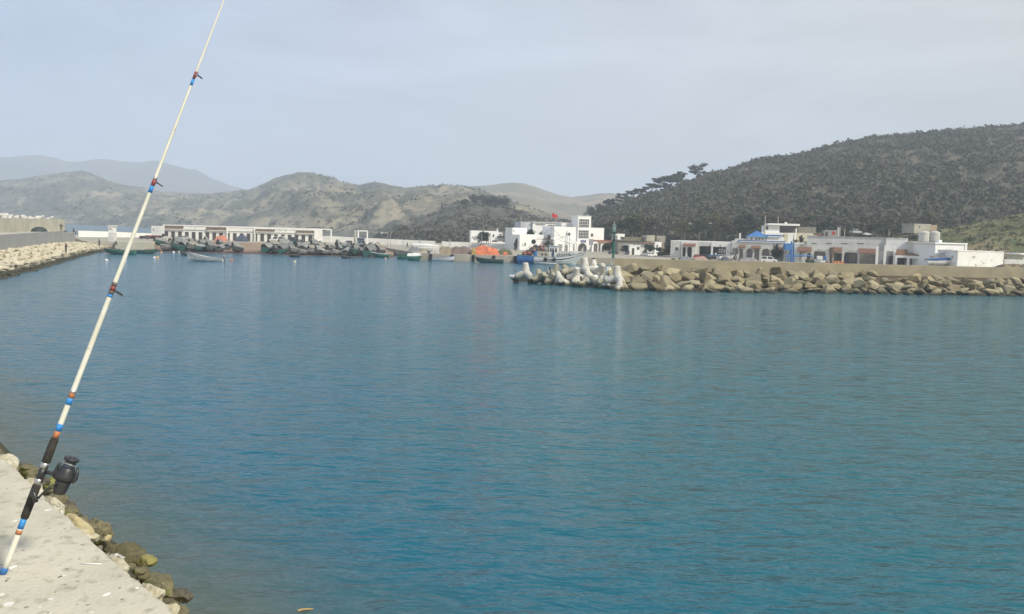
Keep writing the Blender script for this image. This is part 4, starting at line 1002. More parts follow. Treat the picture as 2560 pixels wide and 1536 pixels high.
mound('net_pile', 'pale sack heap at the edge of the quay left of the tan nets', 'nets', 1074, 1098, 191, 1.6, .95, mat('pale_sacks', (.45, .44, .40), (.3, .3, .28), scale=3, bump=.05), 14, group='fishing nets heaped on the quay')
mound('net_pile', 'sand coloured heap on the ground left of the walking person', 'nets', 1048, 1068, 205, 2, .6, mat('sandy_heap', (.36, .32, .22)), 16)
for i, (px, lb_) in enumerate(((1077, 'black rubber fender on the quay face left of the white and blue boat'), (1131, 'black rubber fender on the quay face right of the white and blue boat'), (1183.5, 'black rubber fender on the quay face below the left end of the orange nets'), (1235, 'black rubber fender on the quay face behind the dark green boat'), (1288, 'black rubber fender on the quay face at the trawler stern'), (1484, 'black rubber fender on the quay face right of the trawler bow'))):
    p = at(px, 645, 190); o = MB().box(-.28, .28, -.24, -.003, -1.3, 0).chain([(0, -.3, -1.3), (0, -.3, -.1)], .16, 8).build('quay_fender', rubber); o.location = (p.x, p.y, ZL-.02); tag(o, lb_, 'fender', 'rubber fenders on the quay')
# boat hulls ashore
o = make_boat('upturned white hull lying on the quay behind the tan net pile', None, 6.3, 2.3, 1.1, hull_white, hull_white, cover=hull_white, ridge=.4, seed=31)
p = at(1064, 620, 206); o.location = (p.x, p.y, ZL+.1); o.rotation_euler = (0, .05, .2)
o = make_boat('grey plastic dinghy on the quay edge beside the left net heaps', None, 3.2, 1.5, .6, hull_grey, hull_white, seed=33)
p = at(1088, 628, 193); o.location = (p.x, p.y, ZL+.05); o.rotation_euler = (0, 0, .3)

# ------------------------------------------------------------------ buildings
class Bld:
    """front plane through pixel column px0 at depth d; local x along the front, y inwards, z up"""
    def __init__(s, name, label, cat, px0, d, yaw, z0=ZL, py=620, group=None):
        p = at(px0, py, d); s.o = Vector((p.x, p.y)); s.yaw = yaw; s.z0 = z0
        s.a = Vector((math.cos(yaw), math.sin(yaw))); s.n = Vector((-math.sin(yaw), math.cos(yaw)))
        s.root = empty(name, (p.x, p.y, z0), yaw, label, cat, group)
    def u(s, px, yo=0., py=620):
        r = ray(px, py); o = s.o+s.n*yo
        # o + a*u = t*(r.x, r.y)
        det = -s.a.x*r.y+s.a.y*r.x
        return (o.x*r.y-o.y*r.x)/det if det else 0
    def z(s, px, py, yo=0.):
        r = ray(px, py); q = s.o+s.n*yo+s.a*s.u(px, yo, py); t = q.y/r.y
        return EYE+r.z*t-s.z0
    def box(s, part, px0, px1, py0, py1, m, y0=0., y1=6., parent=None, z0=None, bevel=0):
        """py0 top, py1 bottom (None: ground)"""
        pc = (px0+px1)/2
        zt = s.z(pc, py0, y0); zb = (0 if py1 is None else s.z(pc, py1, y0)) if z0 is None else z0
        pm = py0 if py1 is None else (py0+py1)/2
        return MB().box(s.u(px0, y0, pm), s.u(px1, y0, pm), y0, y1, zb, zt).build(part, m, parent or s.root, bevel=bevel)
    def win(s, px0, px1, py0, py1, y=0., fr=.09, parent=None, name='window', glass=None, bars=(0, 0), frm=None):
        pm = (py0+py1)/2; a, b = s.u(px0, y, pm), s.u(px1, y, pm); pc = (px0+px1)/2; t, e = s.z(pc, py0, y), s.z(pc, py1, y)
        f = min(fr, (b-a)*.2, (t-e)*.2)
        mb = MB().box(a, a+f, y-.06, y+.02, e, t).box(b-f, b, y-.06, y+.02, e, t).box(a+f, b-f, y-.058, y+.02, t-f, t).box(a+f, b-f, y-.058, y+.02, e, e+f)
        nx, nz_ = bars
        for i in range(1, nx+1):
            x = a+(b-a)*i/(nx+1); mb.box(x-f*.4, x+f*.4, y-.055, y-.025, e+f, t-f)
        for i in range(1, nz_+1):
            z = e+(t-e)*i/(nz_+1); mb.box(a+f, b-f, y-.052, y-.028, z-f*.4, z+f*.4)
        w_ = mb.build(name, frm or frame_m, parent or s.root)
        MB().box(a+f, b-f, y-.02, y+.015, e+f, t-f).build('pane', glass or darkglass, w_)
        return w_
    def door(s, px0, px1, py0, py1=None, y=0., m=None, parent=None):
        pm = (py0+(py1 or py0+20))/2; a, b = s.u(px0, y, pm), s.u(px1, y, pm); pc = (px0+px1)/2; t = s.z(pc, py0, y); e = 0 if py1 is None else s.z(pc, py1, y)
        return MB().box(a, b, y-.04, y+.03, e, t).box(a-.05, a, y-.05, y+.02, e, t+.05).box(b, b+.05, y-.05, y+.02, e, t+.05).build('door', m or darkwood, parent or s.root)
    def arcade(s, part, px0, px1, py0, ops, m, y0=0., th=.35, parent=None):
        """front wall with openings that start at the ground: (pxa, pxb, pytop, arched)"""
        z1 = s.z((px0+px1)/2, py0, y0); P = [(s.u(px0, y0), 0)]
        for a, b, t, arch in ops:
            ua, ub = s.u(a, y0), s.u(b, y0); zt = s.z((a+b)/2, t, y0)
            if arch:
                r = (ub-ua)/2; zs = max(.2, zt-r); P += [(ua, 0), (ua, zs)]
                P += [((ua+ub)/2-r*math.cos(q), zs+(zt-zs)*math.sin(q)) for q in lin(0, math.pi, 10)[1:-1]]
                P += [(ub, zs), (ub, 0)]
            else: P += [(ua, 0), (ua, zt), (ub, zt), (ub, 0)]
        P += [(s.u(px1, y0), 0), (s.u(px1, y0), z1), (s.u(px0, y0), z1)]
        return MB().prism(P, 'y', y0, y0+th).build(part, m, parent or s.root)
    def awning(s, part, px0, px1, py0, py1, m, out=1.2, y=0., th=.16, parent=None):
        """sloping tiled canopy: top edge on the wall at py0, eaves at py1 in front"""
        pc = (px0+px1)/2; a, b = s.u(px0, y), s.u(px1, y); t = s.z(pc, py0, y); e = s.z(pc, py1, y-out)
        o = MB().add([(a, y-.003, t), (b, y-.003, t), (b, y-out, e), (a, y-out, e), (a, y-.003, t-th), (b, y-.003, t-th), (b, y-out, e-th), (a, y-out, e-th)],
                 [(0, 1, 2, 3), (7, 6, 5, 4), (0, 4, 5, 1), (3, 2, 6, 7), (0, 3, 7, 4), (1, 5, 6, 2)])
        k = int((b-a)/.35)
        for i in range(k+1):
            x = a+(b-a)*i/max(1, k); o.chain([(x, y-.02, t+.02), (x, y-out-.03, e+.02)], .06, 5)
        return o.build(part, m, parent or s.root)

# --- warehouse row behind the beach
wb = Bld('boathouse_row', 'low white row of boat stores with dark doors and brown tiled canopies behind the beach', 'building', 407, 272, rad(0))
wb.box('wall', 407, 788, 567, None, white, 0, 9)
Tz = wb.z(600, 571)
for px0, px1, ya, yb in ((409, 460, 562.5, 564), (460.5, 515.5, 564, 565.5), (516, 566, 565, 567.5), (566.5, 636, 567.5, 569.5), (638, 688, 571, 573), (688.5, 740, 572.5, 574), (740.5, 787, 574.5, 576)):
    wb.box('roof_parapet', px0, px1, (ya+yb)/2, (ya+yb)/2+1.4, white, -.12, 1.0)
for px0, px1, ya, yb in ((409.5, 459.5, 564.5, 573.5), (516.5, 565, 569, 577), (639.5, 687, 572.5, 580.5), (741, 785.5, 576, 584)):
    wb.awning('tiled_canopy', px0, px1, ya, yb-1, browntile, out=.55)
    wb.box('canopy_edge', px0, px1, yb-.8, yb+.7, white, -.62, -.05)
for px0, px1, ya in ((461, 515, 574), (569, 635, 578), (689, 739.5, 582)):
    wb.box('ledge', px0, px1, ya, ya+1.2, greywall, -.25, -.004)
for px in (407.5, 567, 636.5, 786.5):
    wb.box('pier', px-1.1, px+1.1, interp([(400, 563), (790, 576)], px), None, white, -.7, -.004)
x = 411.6
for i in range(22):
    q = i*(771.5-411.6)/21+411.6
    t = interp([(411, 578.5), (640, 585), (780, 589)], q)
    d_ = wb.door(q, q+8.2, t, m=darkwood)
    wb.box('transom', q+.8, q+7.4, t+1, t+3, darkmetal, -.06, -.045, parent=d_)
for px in (488, 537, 700, 715):
    wb.box('wall_lamp', px-.8, px+.8, interp([(400, 566), (790, 578)], px), interp([(400, 566), (790, 578)], px)+3, darkmetal, -.62, -.55)
# lorry trailer box beside it
lr = Bld('cargo_lorry', 'white box lorry with red lower frame parked at the left end of the boat stores', 'lorry', 378, 268, 0)
lr.box('cargo_box', 378, 404, 565.5, 589, hull_white, 0, 2.4, bevel=.04)
lr.box('door_seam', 390.6, 391.2, 567, 588, galv, -.03, -.002)
lr.box('logo_patch', 381.5, 386, 572, 577, mat('faded_mark', (.30, .30, .29)), -.02, -.002)
lr.box('chassis', 362, 406, 589.2, 593, redp, .2, 2.2)
lr.box('cab', 404.2, 408.5, 585, 592.5, darkmetal, .1, 2.3, bevel=.08)
for px in (366, 372, 384, 399):
    for yy in (.05, 2.1):
        u0 = lr.u(px, 0); MB().lathe([(.2, 0), (.48, .02), (.5, .12), (.48, .26), (.2, .28)], 14, Matrix.Translation((u0, yy+.28, .42)) @ Matrix.Rotation(math.pi/2, 4, 'X')).build('wheel', rubber, lr.root)
# kiosk at the pier root
kk = Bld('gate_kiosk', 'small white cubic kiosk with a dark slot window at the root of the left jetty', 'kiosk', 271, 222, 0)
kk.box('wall', 271, 284.5, 566, None, white, 0, 1.4)
kk.box('roof', 269, 286.5, 564, 566, whiteclean, -.2, 1.6)
kk.box('base', 270.6, 285, 582, None, greywall, -.03, 1.43)
kk.win(273.5, 279, 571.5, 574.5, fr=.04)
# sea walls
def longwall(label, pts, th=.35):
    """pts (px, depth, pytop)"""
    P = [(at(a, c, d)) for a, d, c in pts]; mb = MB()
    rows = [[(p.x, p.y, ZL-.3), (p.x, p.y, p.z), (p.x, p.y+th, p.z), (p.x, p.y+th, ZL-.3)] for p in P]
    mb.grid(rows, close=True); mb.f += [[3, 2, 1, 0], [len(mb.v)-4+i for i in range(4)]]; mb.m += [0, 0]
    return tag(mb.build('sea_wall', white), label, 'wall')
longwall('white sea wall behind the pier kiosk and lorry at the left', [(196, 268, 577), (270, 276, 579.5), (340, 284, 582.5), (420, 290, 586)])
longwall('long white sea wall right of the boat stores behind the beach boats, up to the small gap', [(784, 284, 588), (800, 284, 590.5), (830, 283, 591), (900, 281, 594.5), (1000, 278, 599.5), (1088, 275, 603)])
longwall('low white wall along the quay road left of the white buildings', [(1104, 268, 604), (1180, 266, 606.5), (1240, 264, 609), (1262, 263, 610)])
for px0, px1, y0, y1, d, lb_ in ((803, 829, 572.5, 607, 283, 'white rectangular portal frame next to the boat stores'), (894.5, 919.5, 576.5, 610, 274, 'white rectangular portal frame above the blue truck')):
    b = Bld('portal_frame', lb_, 'gateway', px0, d, 0)
    b.box('post', px0, px0+2.6, y0+2.6, None, whiteclean, 0, .5); b.box('post', px1-2.6, px1, y0+2.6, None, whiteclean, 0, .5)
    b.box('lintel', px0, px1, y0, y0+2.6, whiteclean, 0, .5)
    b.box('lintel', px0-(10 if px0 > 850 else 0), px1, y0+.6, y0+2.6, greywall, 2.5, 3.0)
    for q in ((794, 800, 816, 822) if px0 < 850 else (884.5, 888, 893)): b.box('rear_post', q, q+2.2, y0+(17 if px0 < 850 else 2), None, creamconc if q % 4 else greywall, 2.55, 3.0)
# far house across the water
fh = Bld('shore_house', 'tiny cream house with white annexes on the far shore below the pale slope', 'house', 952, 440, 0, z0=.3)
fh.box('annex_wall', 952, 968, 581, 588.5, greywall, 0, 5); fh.box('wall', 970, 981, 581, 589.5, mat('cream_wall', (.62, .60, .42)), 0, 6); fh.box('annex_wall', 982, 995, 585, 589.5, white, 0, 5)
fh.win(976, 979, 584.5, 588.5, fr=.06); fh.win(956, 958, 583, 585, fr=.06); fh.win(962, 964, 583, 585, fr=.06)
for px, py, wd, lb_, d in ((1235, 512, 13, 'small white house near the top of the wooded knoll', 600), (1158, 520, 10, 'pale yellowish house on the ridge left of the wooded knoll top', 610)):
    b = Bld('hill_house', lb_, 'house', px-wd/2, d, 0, z0=at(px, py, d).z-3.5)
    b.box('wall', px-wd/2, px+wd/2, py-3, py+6, white if px > 1200 else creamconc, 0, 5); b.box('roof', px-wd/2+1, px+wd/2-3, py-4.5, py-3, whiteclean, .5, 4.5); b.win(px-1, px+1, py-1.5, py+1, fr=.05)

# --- white port buildings
YW = rad(20)
w1 = Bld('port_house', 'flat white house with a chimney behind the dark green tree, left of the port buildings', 'house', 1177, 276, rad(6))
w1.box('wall', 1177, 1247, 577.5, None, whiteclean, 0, 7); w1.box('chimney', 1242.5, 1245, 572, 577.5, whiteclean, .5, 1.2)
w1.box('annex_wall', 1247.2, 1256, 582, None, whiteclean, .3, 6); w1.win(1231.5, 1236, 586, 593.5, fr=.1); w1.win(1248, 1254.5, 584.5, 590.5, fr=.15, y=.3)
w1.box('balcony', 1244, 1259, 590.5, 594.5, darkmetal, -.9, .25); w1.win(1249, 1258, 599, 603, fr=.1, y=.3)
w1.box('garden_wall', 1226, 1262, 606, None, whiteclean, -3, -2.6); w1.door(1231, 1243, 601.5, None, y=-.02, m=mat('shadowed_porch', (.12, .12, .11)))  # this door panel is a dark sheet coloured as the shade in the porch
w2 = Bld('port_office', 'two stepped white cube office with grey left face and small slit windows', 'building', 1299.5, 249, YW)
w2.box('wall', 1299.5, 1317, 587, None, whiteclean, 0, 12.5)
w2.box('upper_wall', 1281, 1316.5, 570, 586.8, whiteclean, 6, 12); w2.box('lower_wall', 1317.2, 1360, 587, None, whiteclean, 1.2, 7)
# left face is its gable; windows on it
def facewin(b, parts, x, y0, y1, z0, z1):
    f_ = MB().box(x-.05, x+.01, y0, y1, z0, z1).build('window', frame_m, b.root); MB().box(x-.07, x-.051, y0+.1, y1-.1, z0+.08, z1-.08).build('pane', darkglass, f_)
for y0, y1, z0, z1 in ((.5, 1.3, 1.0, 2.6), (2.6, 3.0, 1.7, 2.5), (3.8, 4.2, 1.7, 2.5), (8.6, 9.4, .9, 2.4), (10.4, 11.3, .9, 2.4)): facewin(w2, 0, w2.u(1299.5), y0, y1, z0, z1)
w2.win(1311, 1314.5, 607, 616, fr=.08); w2.win(1306.5, 1308, 610, 616, fr=.05); w2.win(1283.5, 1286, 575, 580, y=6, fr=.06)
w3 = Bld('corrugated_shed', 'large white and grey corrugated shed behind the port office', 'building', 1332, 275, rad(8))
w3.box('wall', 1332, 1400, 558.5, None, whiteclean, 0, 14); w3.box('clad_wall', 1302, 1331.6, 555, None, corr, .6, 14); w3.box('roof', 1331, 1437, 556, 558.3, greywall, -.3, 14)
w3.win(1339, 1363, 561, 563.5, fr=.08); w3.win(1370, 1394, 563, 565.5, fr=.08); w3.box('wall', 1400.4, 1438, 560, None, greywall, .5, 13)
w3.box('mast', 1301.6, 1303.2, 542, 570, galv, -.3, -.05)
w4 = Bld('port_tower_building', 'white port building with square tower, two big gridded windows, arches and orange tiled arcade', 'building', 1444.5, 252, YW)
w4.box('tower_wall', 1444.5, 1477, 541, 606, whiteclean, 0, 4.6)
w4.arcade('tower_base', 1444.5, 1477, 605.8, [(1443.5+1.6, 1467, 608, True)], whiteclean, 0, .5)
w4.box('tower_back', 1446, 1476.6, 607, None, greywall, 3.0, 4.6)
w4.box('parapet', 1443.6, 1477.9, 540, 541.5, whiteclean, -.12, 4.72)
w4.win(1447, 1473, 547.5, 569.5, fr=.14, bars=(5, 2), frm=greywall); w4.win(1446, 1472, 575.5, 597, fr=.14, bars=(5, 2), frm=greywall)
for za, zb in ((w4.z(1444.5, 569), w4.z(1444.5, 547.5)), (w4.z(1444.5, 597), w4.z(1444.5, 575.5))):
    f_ = MB().box(-.06, .01, .8, 4.0, za, zb).build('window', greywall, w4.root)
    for i in range(3): MB().box(-.08, -.061, .95+i*1.0, 1.85+i*1.0, za+.12, zb-.12).build('pane', darkglass, f_)
w4.box('emblem_panel', 1451.5, 1465.5, 600.5, 607, mat('violet_sign', (.20, .19, .30)), -.05, -.004)
w4.box('main_wall', 1386, 1444.2, 567.5, None, whiteclean, .5, 9.5); w4.win(1414.5, 1426, 582, 590, y=.5, fr=.12, bars=(1, 0))
facewin(w4, 0, w4.u(1386, .5), 3.2, 4.6, w4.z(1386, 589, .5), w4.z(1386, 581, .5))
w4.box('penthouse_wall', 1404, 1443, 558, 567.3, greywall, 4, 9)
w4.box('wing_wall', 1477.3, 1510.5, 570, None, whiteclean, 1.0, 8.5); w4.win(1476+.9, 1483, 584, 592.5, y=1.0, fr=.1)
w4.arcade('arcade_wall', 1480, 1533, 605, [(1484, 1494.5, 608.5, True), (1496, 1502, 608.5, True), (1504, 1527, 608.5, True)], whiteclean, -2.8, .35)
w4.awning('tiled_canopy', 1480, 1530, 601, 606, mat('orange_tile', (.42, .20, .11), (.34, .15, .08), scale=3), out=4.2, y=1.1)
w4.arcade('left_arcade_wall', 1386, 1444, 604, [(1395, 1406, 611, False), (1411, 1420, 612, False), (1432, 1441.5, 608, True)], whiteclean, -.6, .35)
w4.box('side_lean_to', 1372.5, 1386, 595, None, greywall, .4, 4)
w4.box('aerial', 1449.5, 1450, 530, 541, galv, 1, 1.06); w4.box('aerial', 1479, 1479.6, 552, 570, galv, 1.2, 1.26)
w5 = Bld('white_hut', 'small white cube hut on the slope right of the port tower, behind the beacon', 'hut', 1541, 270, YW)
w5.box('wall', 1541, 1562, 585, None, whiteclean, 0, 3); w5.win(1551, 1554, 591.5, 597, fr=.06)
# --- low village between tower and arcades
v1 = Bld('stone_shed', 'grey brown flat roofed long shed behind the green beacon', 'shed', 1545, 246, rad(8))
v1.box('wall', 1545, 1602, 603, None, mat('drab_render', (.24, .225, .19)), 0, 7); v1.box('roof', 1543, 1604, 600.5, 603, mat('drab_roof', (.17, .155, .13)), -.4, 7.4); v1.door(1560, 1566, 612, None); v1.win(1583, 1589, 608, 614)
v2 = Bld('white_cottage', 'small white cottage with dark window and two grey posts right of the beacon', 'house', 1574, 226, rad(10))
v2.box('wall', 1574, 1601, 615, None, whiteclean, 0, 5); v2.win(1592, 1599, 617.5, 625, fr=.1); v2.box('parapet', 1573, 1602, 613.5, 615, whiteclean, -.1, 5.1); v2.door(1580, 1585, 621, None)
v3 = Bld('block_house', 'unfinished beige block house with two grey pillars high behind the cottages', 'house', 1617, 262, rad(6), z0=3.0)
v3.box('wall', 1617, 1637, 588.5, 604, creamconc, 0, 6); v3.box('wall', 1642, 1663, 590, 606, mat('beige_block', (.34, .31, .26)), .4, 6); v3.box('back_wall', 1560, 1660, 594, 612, mat('brown_wall', (.20, .175, .13)), 3, 7); v3.win(1648, 1652, 595, 600)
v3.box('lower_wall', 1610, 1660, 605.5, 640, mat('tan_brick', (.26, .22, .17)), -.5, 5)
v4 = Bld('white_shop', 'little white flat shop between the dark bushes left of the arcades', 'shop', 1637, 232, rad(6))
v4.box('wall', 1637, 1654, 605.5, None, whiteclean, 0, 4); v4.win(1641, 1645, 612, 620, fr=.08); v4.box('lean_to_roof', 1600, 1638, 607, 609, tile, -.6, 4); v4.box('side_wall', 1601, 1636.5, 609.2, None, greywall, .3, 4)
# --- right arcades
YR = rad(-22)
r1 = Bld('arcaded_shops', 'low white shop row with two dark arches and a wide dark garage opening', 'building', 1677, 213, YR)
r1.box('back_wall', 1677, 1828, 604, None, greywall, 3.2, 9)
r1.box('roof', 1677, 1828, 603.5, 605, whiteclean, .36, 9)
r1.box('wall', 1677, 1702.6, 603, None, greywall, 0, 3.1); r1.win(1688, 1696, 618, 627, fr=.1)
r1.arcade('arcade_wall', 1703, 1741, 604, [(1706.5, 1714.5, 617.5, True), (1718, 1730, 617.5, True)], whiteclean, -.1)
r1.awning('tiled_canopy', 1709, 1740, 609, 614.5, tile, out=1.2, y=-.1)
r1.arcade('garage_wall', 1741.3, 1778, 605, [(1748, 1777, 616, False)], greywall, .3)
r1.arcade('shop_wall', 1778.3, 1828, 606, [(1782, 1815, 617.5, False)], whiteclean, -.1)
r1.box('opening_panel', 1784, 1812, 619, None, darkmetal, 1.4, 1.5); r1.win(1799.5, 1802.5, 612.5, 616, y=-.1, fr=.05)  # dark panel set back inside the wide opening
r1.box('interior_shade', 1703.5, 1776, 607, None, mat('arcade_shade', (.16, .15, .14)), 2.6, 3.15)  # dark slab before the back wall, the shade behind the arches in its colour
r2 = Bld('blue_edged_arcade', 'white arcade with tall arches, tiled canopies and a blue roof edge behind the palm', 'building', 1829, 206, YR)
r2.box('back_wall', 1829, 2010, 606, None, greywall, 3.4, 9); r2.box('roof', 1829, 2010, 605, 607, whiteclean, .4, 9)
r2.arcade('arcade_wall', 1829, 1990, 607, [(1848.5, 1858, 623, False), (1867, 1882, 622, True), (1886, 1899, 622, False), (1905, 1924, 622, True), (1930, 1960, 623, False)], greywall, 0)
for a, b, c, d in ((1848, 1864, 613, 619), (1880, 1902, 615, 621), (1944, 1962, 618, 623)): r2.awning('tiled_canopy', a, b, c, d, tile, out=1.1)
r2.box('roof_edge', 1844, 1962, 602.2, 604.2, bluep, -.15, 3); r2.box('roof_edge_trim', 1848, 1960, 604.4, 606.4, whiteclean, -.2, 3)
rk = Bld('blue_roof_pavilion', 'small white pavilion with bright blue pyramid roof and a row of windows', 'pavilion', 1868, 226, rad(-10), z0=4.2)
rk.box('wall', 1872, 1914, 592.5, 601.5, whiteclean, 0, 6)
u0, u1 = rk.u(1866), rk.u(1921); zt = rk.z(1893, 592.5); za = rk.z(1893, 580)
MB().add([(u0, -.6, zt), (u1, -.6, zt), (u1, 6.6, zt), (u0, 6.6, zt), ((u0+u1)/2-.15, 3, za+.25), ((u0+u1)/2+.15, 3, za+.25)], [(0, 1, 5, 4), (1, 2, 5), (2, 3, 4, 5), (3, 0, 4), (3, 2, 1, 0)]).build('pyramid_roof', bluep, rk.root)
for q in (1876, 1888, 1896, 1904): rk.win(q, q+5, 595, 600, fr=.08)
rk.box('chimney', 1848.5, 1852, 583, 601, whiteclean, 1, 1.6); rk.box('low_wall', 1839, 1872, 597, 604, greywall, 1, 5)
rk.box('blue_tarpaulin_roof', 1916, 1955, 587.5, 591.5, bluep, 0, 3.2); rk.box('terrace_wall', 1916, 1960, 593, 606, whiteclean, .5, 6)
rv = Bld('modern_villa', 'white villa with flat overhanging roof slab and dark open terrace above the arcades', 'house', 1912, 250, rad(-8), z0=5.0)
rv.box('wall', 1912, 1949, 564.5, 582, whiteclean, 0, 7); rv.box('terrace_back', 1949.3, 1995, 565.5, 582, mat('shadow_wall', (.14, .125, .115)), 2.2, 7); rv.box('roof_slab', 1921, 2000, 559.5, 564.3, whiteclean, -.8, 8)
rv.win(1914, 1921, 565, 575.5, fr=.1); rv.box('post', 1989.5, 1992.5, 571.5, 583, whiteclean, -.4, .1); rv.box('roof_box', 1962.5, 1968, 556, 559.4, whiteclean, 1, 2)
rv.box('base_wall', 1904, 1990, 582.2, 606, whiteclean, -.6, 7.5); rv.box('side_wall', 1957, 1970, 584, 606, mat('cream_render', (.62, .58, .42)), -.7, -.605); rv.box('slit_window', 1957.8, 1960.5, 588, 597, darkglass, -.75, -.705)
rv.box('rear_wall', 1995.4, 2040, 568, 590, mat('tan_rear_wall', (.24, .225, .19)), 4, 8)
rv.box('yard_wall', 1971, 2041, 583, 606, mat('cream_render_wall', (.62, .59, .45)), 1, 7)
r3 = Bld('long_warehouse', 'long pale grey fish warehouse with slit windows, big round arches and tiled canopies', 'building', 2000, 199, YR)
r3.box('wall', 2018, 2216, 593.5, None, greywall, 1.6, 12); r3.box('roof_edge', 2017, 2217, 592, 593.4, mat('dirty_white_edge', (.46, .46, .44)), 1.45, 12.1)
r3.box('low_wall', 1984, 2018, 609.5, None, greywall, 0, 8)
for a, b in ((2029, 2043), (2066, 2080), (2104, 2119), (2143, 2160)): r3.win(a, b, 607.8, 610, y=1.6, fr=.06)
r3.arcade('arcade_wall', 2000, 2196, 613, [(2005, 2028, 632, False), (2035, 2065, 623, True), (2085, 2106, 633, False), (2111, 2146, 625, True), (2150, 2190, 636, False)], greywall, 0)
for a, b, c, d in ((1996, 2029, 618, 628), (2078, 2105, 619, 630), (2148, 2189, 622, 633)): r3.awning('tiled_canopy', a, b, c, d, tile, out=1.2)
r3.box('interior_shade', 2004, 2144, 630, None, mat('arch_shade', (.10, .095, .09)), 1.5, 1.58); r3.door(2094, 2105, 634, None, y=1.45, m=darkmetal); r3.win(2153, 2159, 640, 649, y=1.55, fr=.08)  # thin dark sheet on the wall paints the shade inside the arches
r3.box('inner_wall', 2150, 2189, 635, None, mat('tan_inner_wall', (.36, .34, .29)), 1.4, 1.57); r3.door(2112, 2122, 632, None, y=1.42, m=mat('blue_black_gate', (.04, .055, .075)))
r4 = Bld('tank_building', 'white two level building with colonnade and tiled skirt, carrying two water tanks', 'building', 2194, 190, YR)
for q in (2191, 2211, 2235): r4.box('column', q, q+6, 615, None, whiteclean, -.5, .1)
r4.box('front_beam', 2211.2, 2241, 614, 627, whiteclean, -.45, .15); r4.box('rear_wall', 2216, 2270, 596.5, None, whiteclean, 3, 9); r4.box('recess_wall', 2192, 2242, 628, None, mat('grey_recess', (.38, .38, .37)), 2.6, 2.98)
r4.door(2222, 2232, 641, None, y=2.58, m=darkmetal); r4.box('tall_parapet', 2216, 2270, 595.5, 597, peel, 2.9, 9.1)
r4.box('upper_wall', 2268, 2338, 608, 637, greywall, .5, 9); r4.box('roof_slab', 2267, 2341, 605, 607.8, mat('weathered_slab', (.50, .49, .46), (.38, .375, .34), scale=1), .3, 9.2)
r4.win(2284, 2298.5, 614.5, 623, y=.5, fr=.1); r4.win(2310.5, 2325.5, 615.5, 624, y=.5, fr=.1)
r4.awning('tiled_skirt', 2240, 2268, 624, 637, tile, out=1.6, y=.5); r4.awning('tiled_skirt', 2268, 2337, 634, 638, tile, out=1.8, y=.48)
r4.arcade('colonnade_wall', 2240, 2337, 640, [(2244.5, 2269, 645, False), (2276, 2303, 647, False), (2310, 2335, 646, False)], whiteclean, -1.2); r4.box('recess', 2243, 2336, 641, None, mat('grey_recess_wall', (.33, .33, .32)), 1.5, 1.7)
r4.door(2245.5, 2260, 646, None, y=1.46, m=darkmetal); r4.door(2285, 2302, 648, None, y=1.46, m=darkmetal); r4.door(2311, 2320, 648, None, y=1.46, m=darkmetal)
YS = rad(40)
r4s = Bld('white_side_hall', 'tall white hall with flat roof edge behind the grey gabled shed', 'building', 2339, 181, rad(12))
r4s.box('wall', 2339, 2413, 611, None, whiteclean, 0, 7); r4s.box('roof_edge', 2338, 2420, 607.5, 610.8, whiteclean, -.25, 7.2); r4s.box('pilaster', 2413.3, 2418.5, 611, None, whiteclean, -.15, 5); r4s.box('roof_box', 2347, 2355, 600.5, 607.3, whiteclean, .5, 1.5)
r5 = Bld('peeling_shed', 'white shed with grey gable and a peeling stained long wall at the far right', 'shed', 2395, 172, rad(14))
ua, ub = 0, r5.u(2510); zt = r5.z(2450, 629.5)
r5.box('wall', 2395, 2510, 629.5, None, peel, 0, 5.5); r5.box('roof_edge', 2394.7, 2510.6, 628, 629.8, peel, -.08, 5.6)
gy = r5.u(2340, 0); 
gb = Bld('gable_hut', 'grey gabled end hut with one small square window beside the peeling wall', 'hut', 2337, 176, rad(-14))
g0, g1 = gb.u(2337), gb.u(2394.4); za, zb, zc = gb.z(2340, 643), gb.z(2378, 626), gb.z(2394, 630); um = gb.u(2378)
MB().prism([(g0, 0), (g1, 0), (g1, zc), (um, zb), (g0, za)], 'y', 0, 4).build('gable_wall', greywall, gb.root)
MB().prism([(g0-.1, za+.003), (um, zb+.003), (g1+.05, zc+.003), (g1+.05, zc+.12), (um, zb+.13), (g0-.1, za+.12)], 'y', -.12, 4.1).build('roof', mat('worn_roof', (.45, .44, .41)), gb.root)
gb.win(2367, 2374, 645, 651, fr=.08); gb.box('wall_lamp', 2381, 2383.5, 633.5, 637, darkmetal, -.12, -.003)
r6 = Bld('yard_wall', 'grey rendered yard wall between the peeling shed and the right border', 'wall', 2512, 177, 0); r6.box('wall', 2512, 2700, 651, None, greywall, 0, .3)
r7 = Bld('cream_house', 'cream house cut by the right border, roof edge overhanging', 'house', 2557, 186, 0); r7.box('wall', 2558, 2700, 639.5, None, mat('cream_house_wall', (.62, .60, .44)), 0, 6); r7.box('roof', 2552, 2705, 636, 639.3, whiteclean, -.5, 6.4); r7.win(2600, 2620, 648, 660)
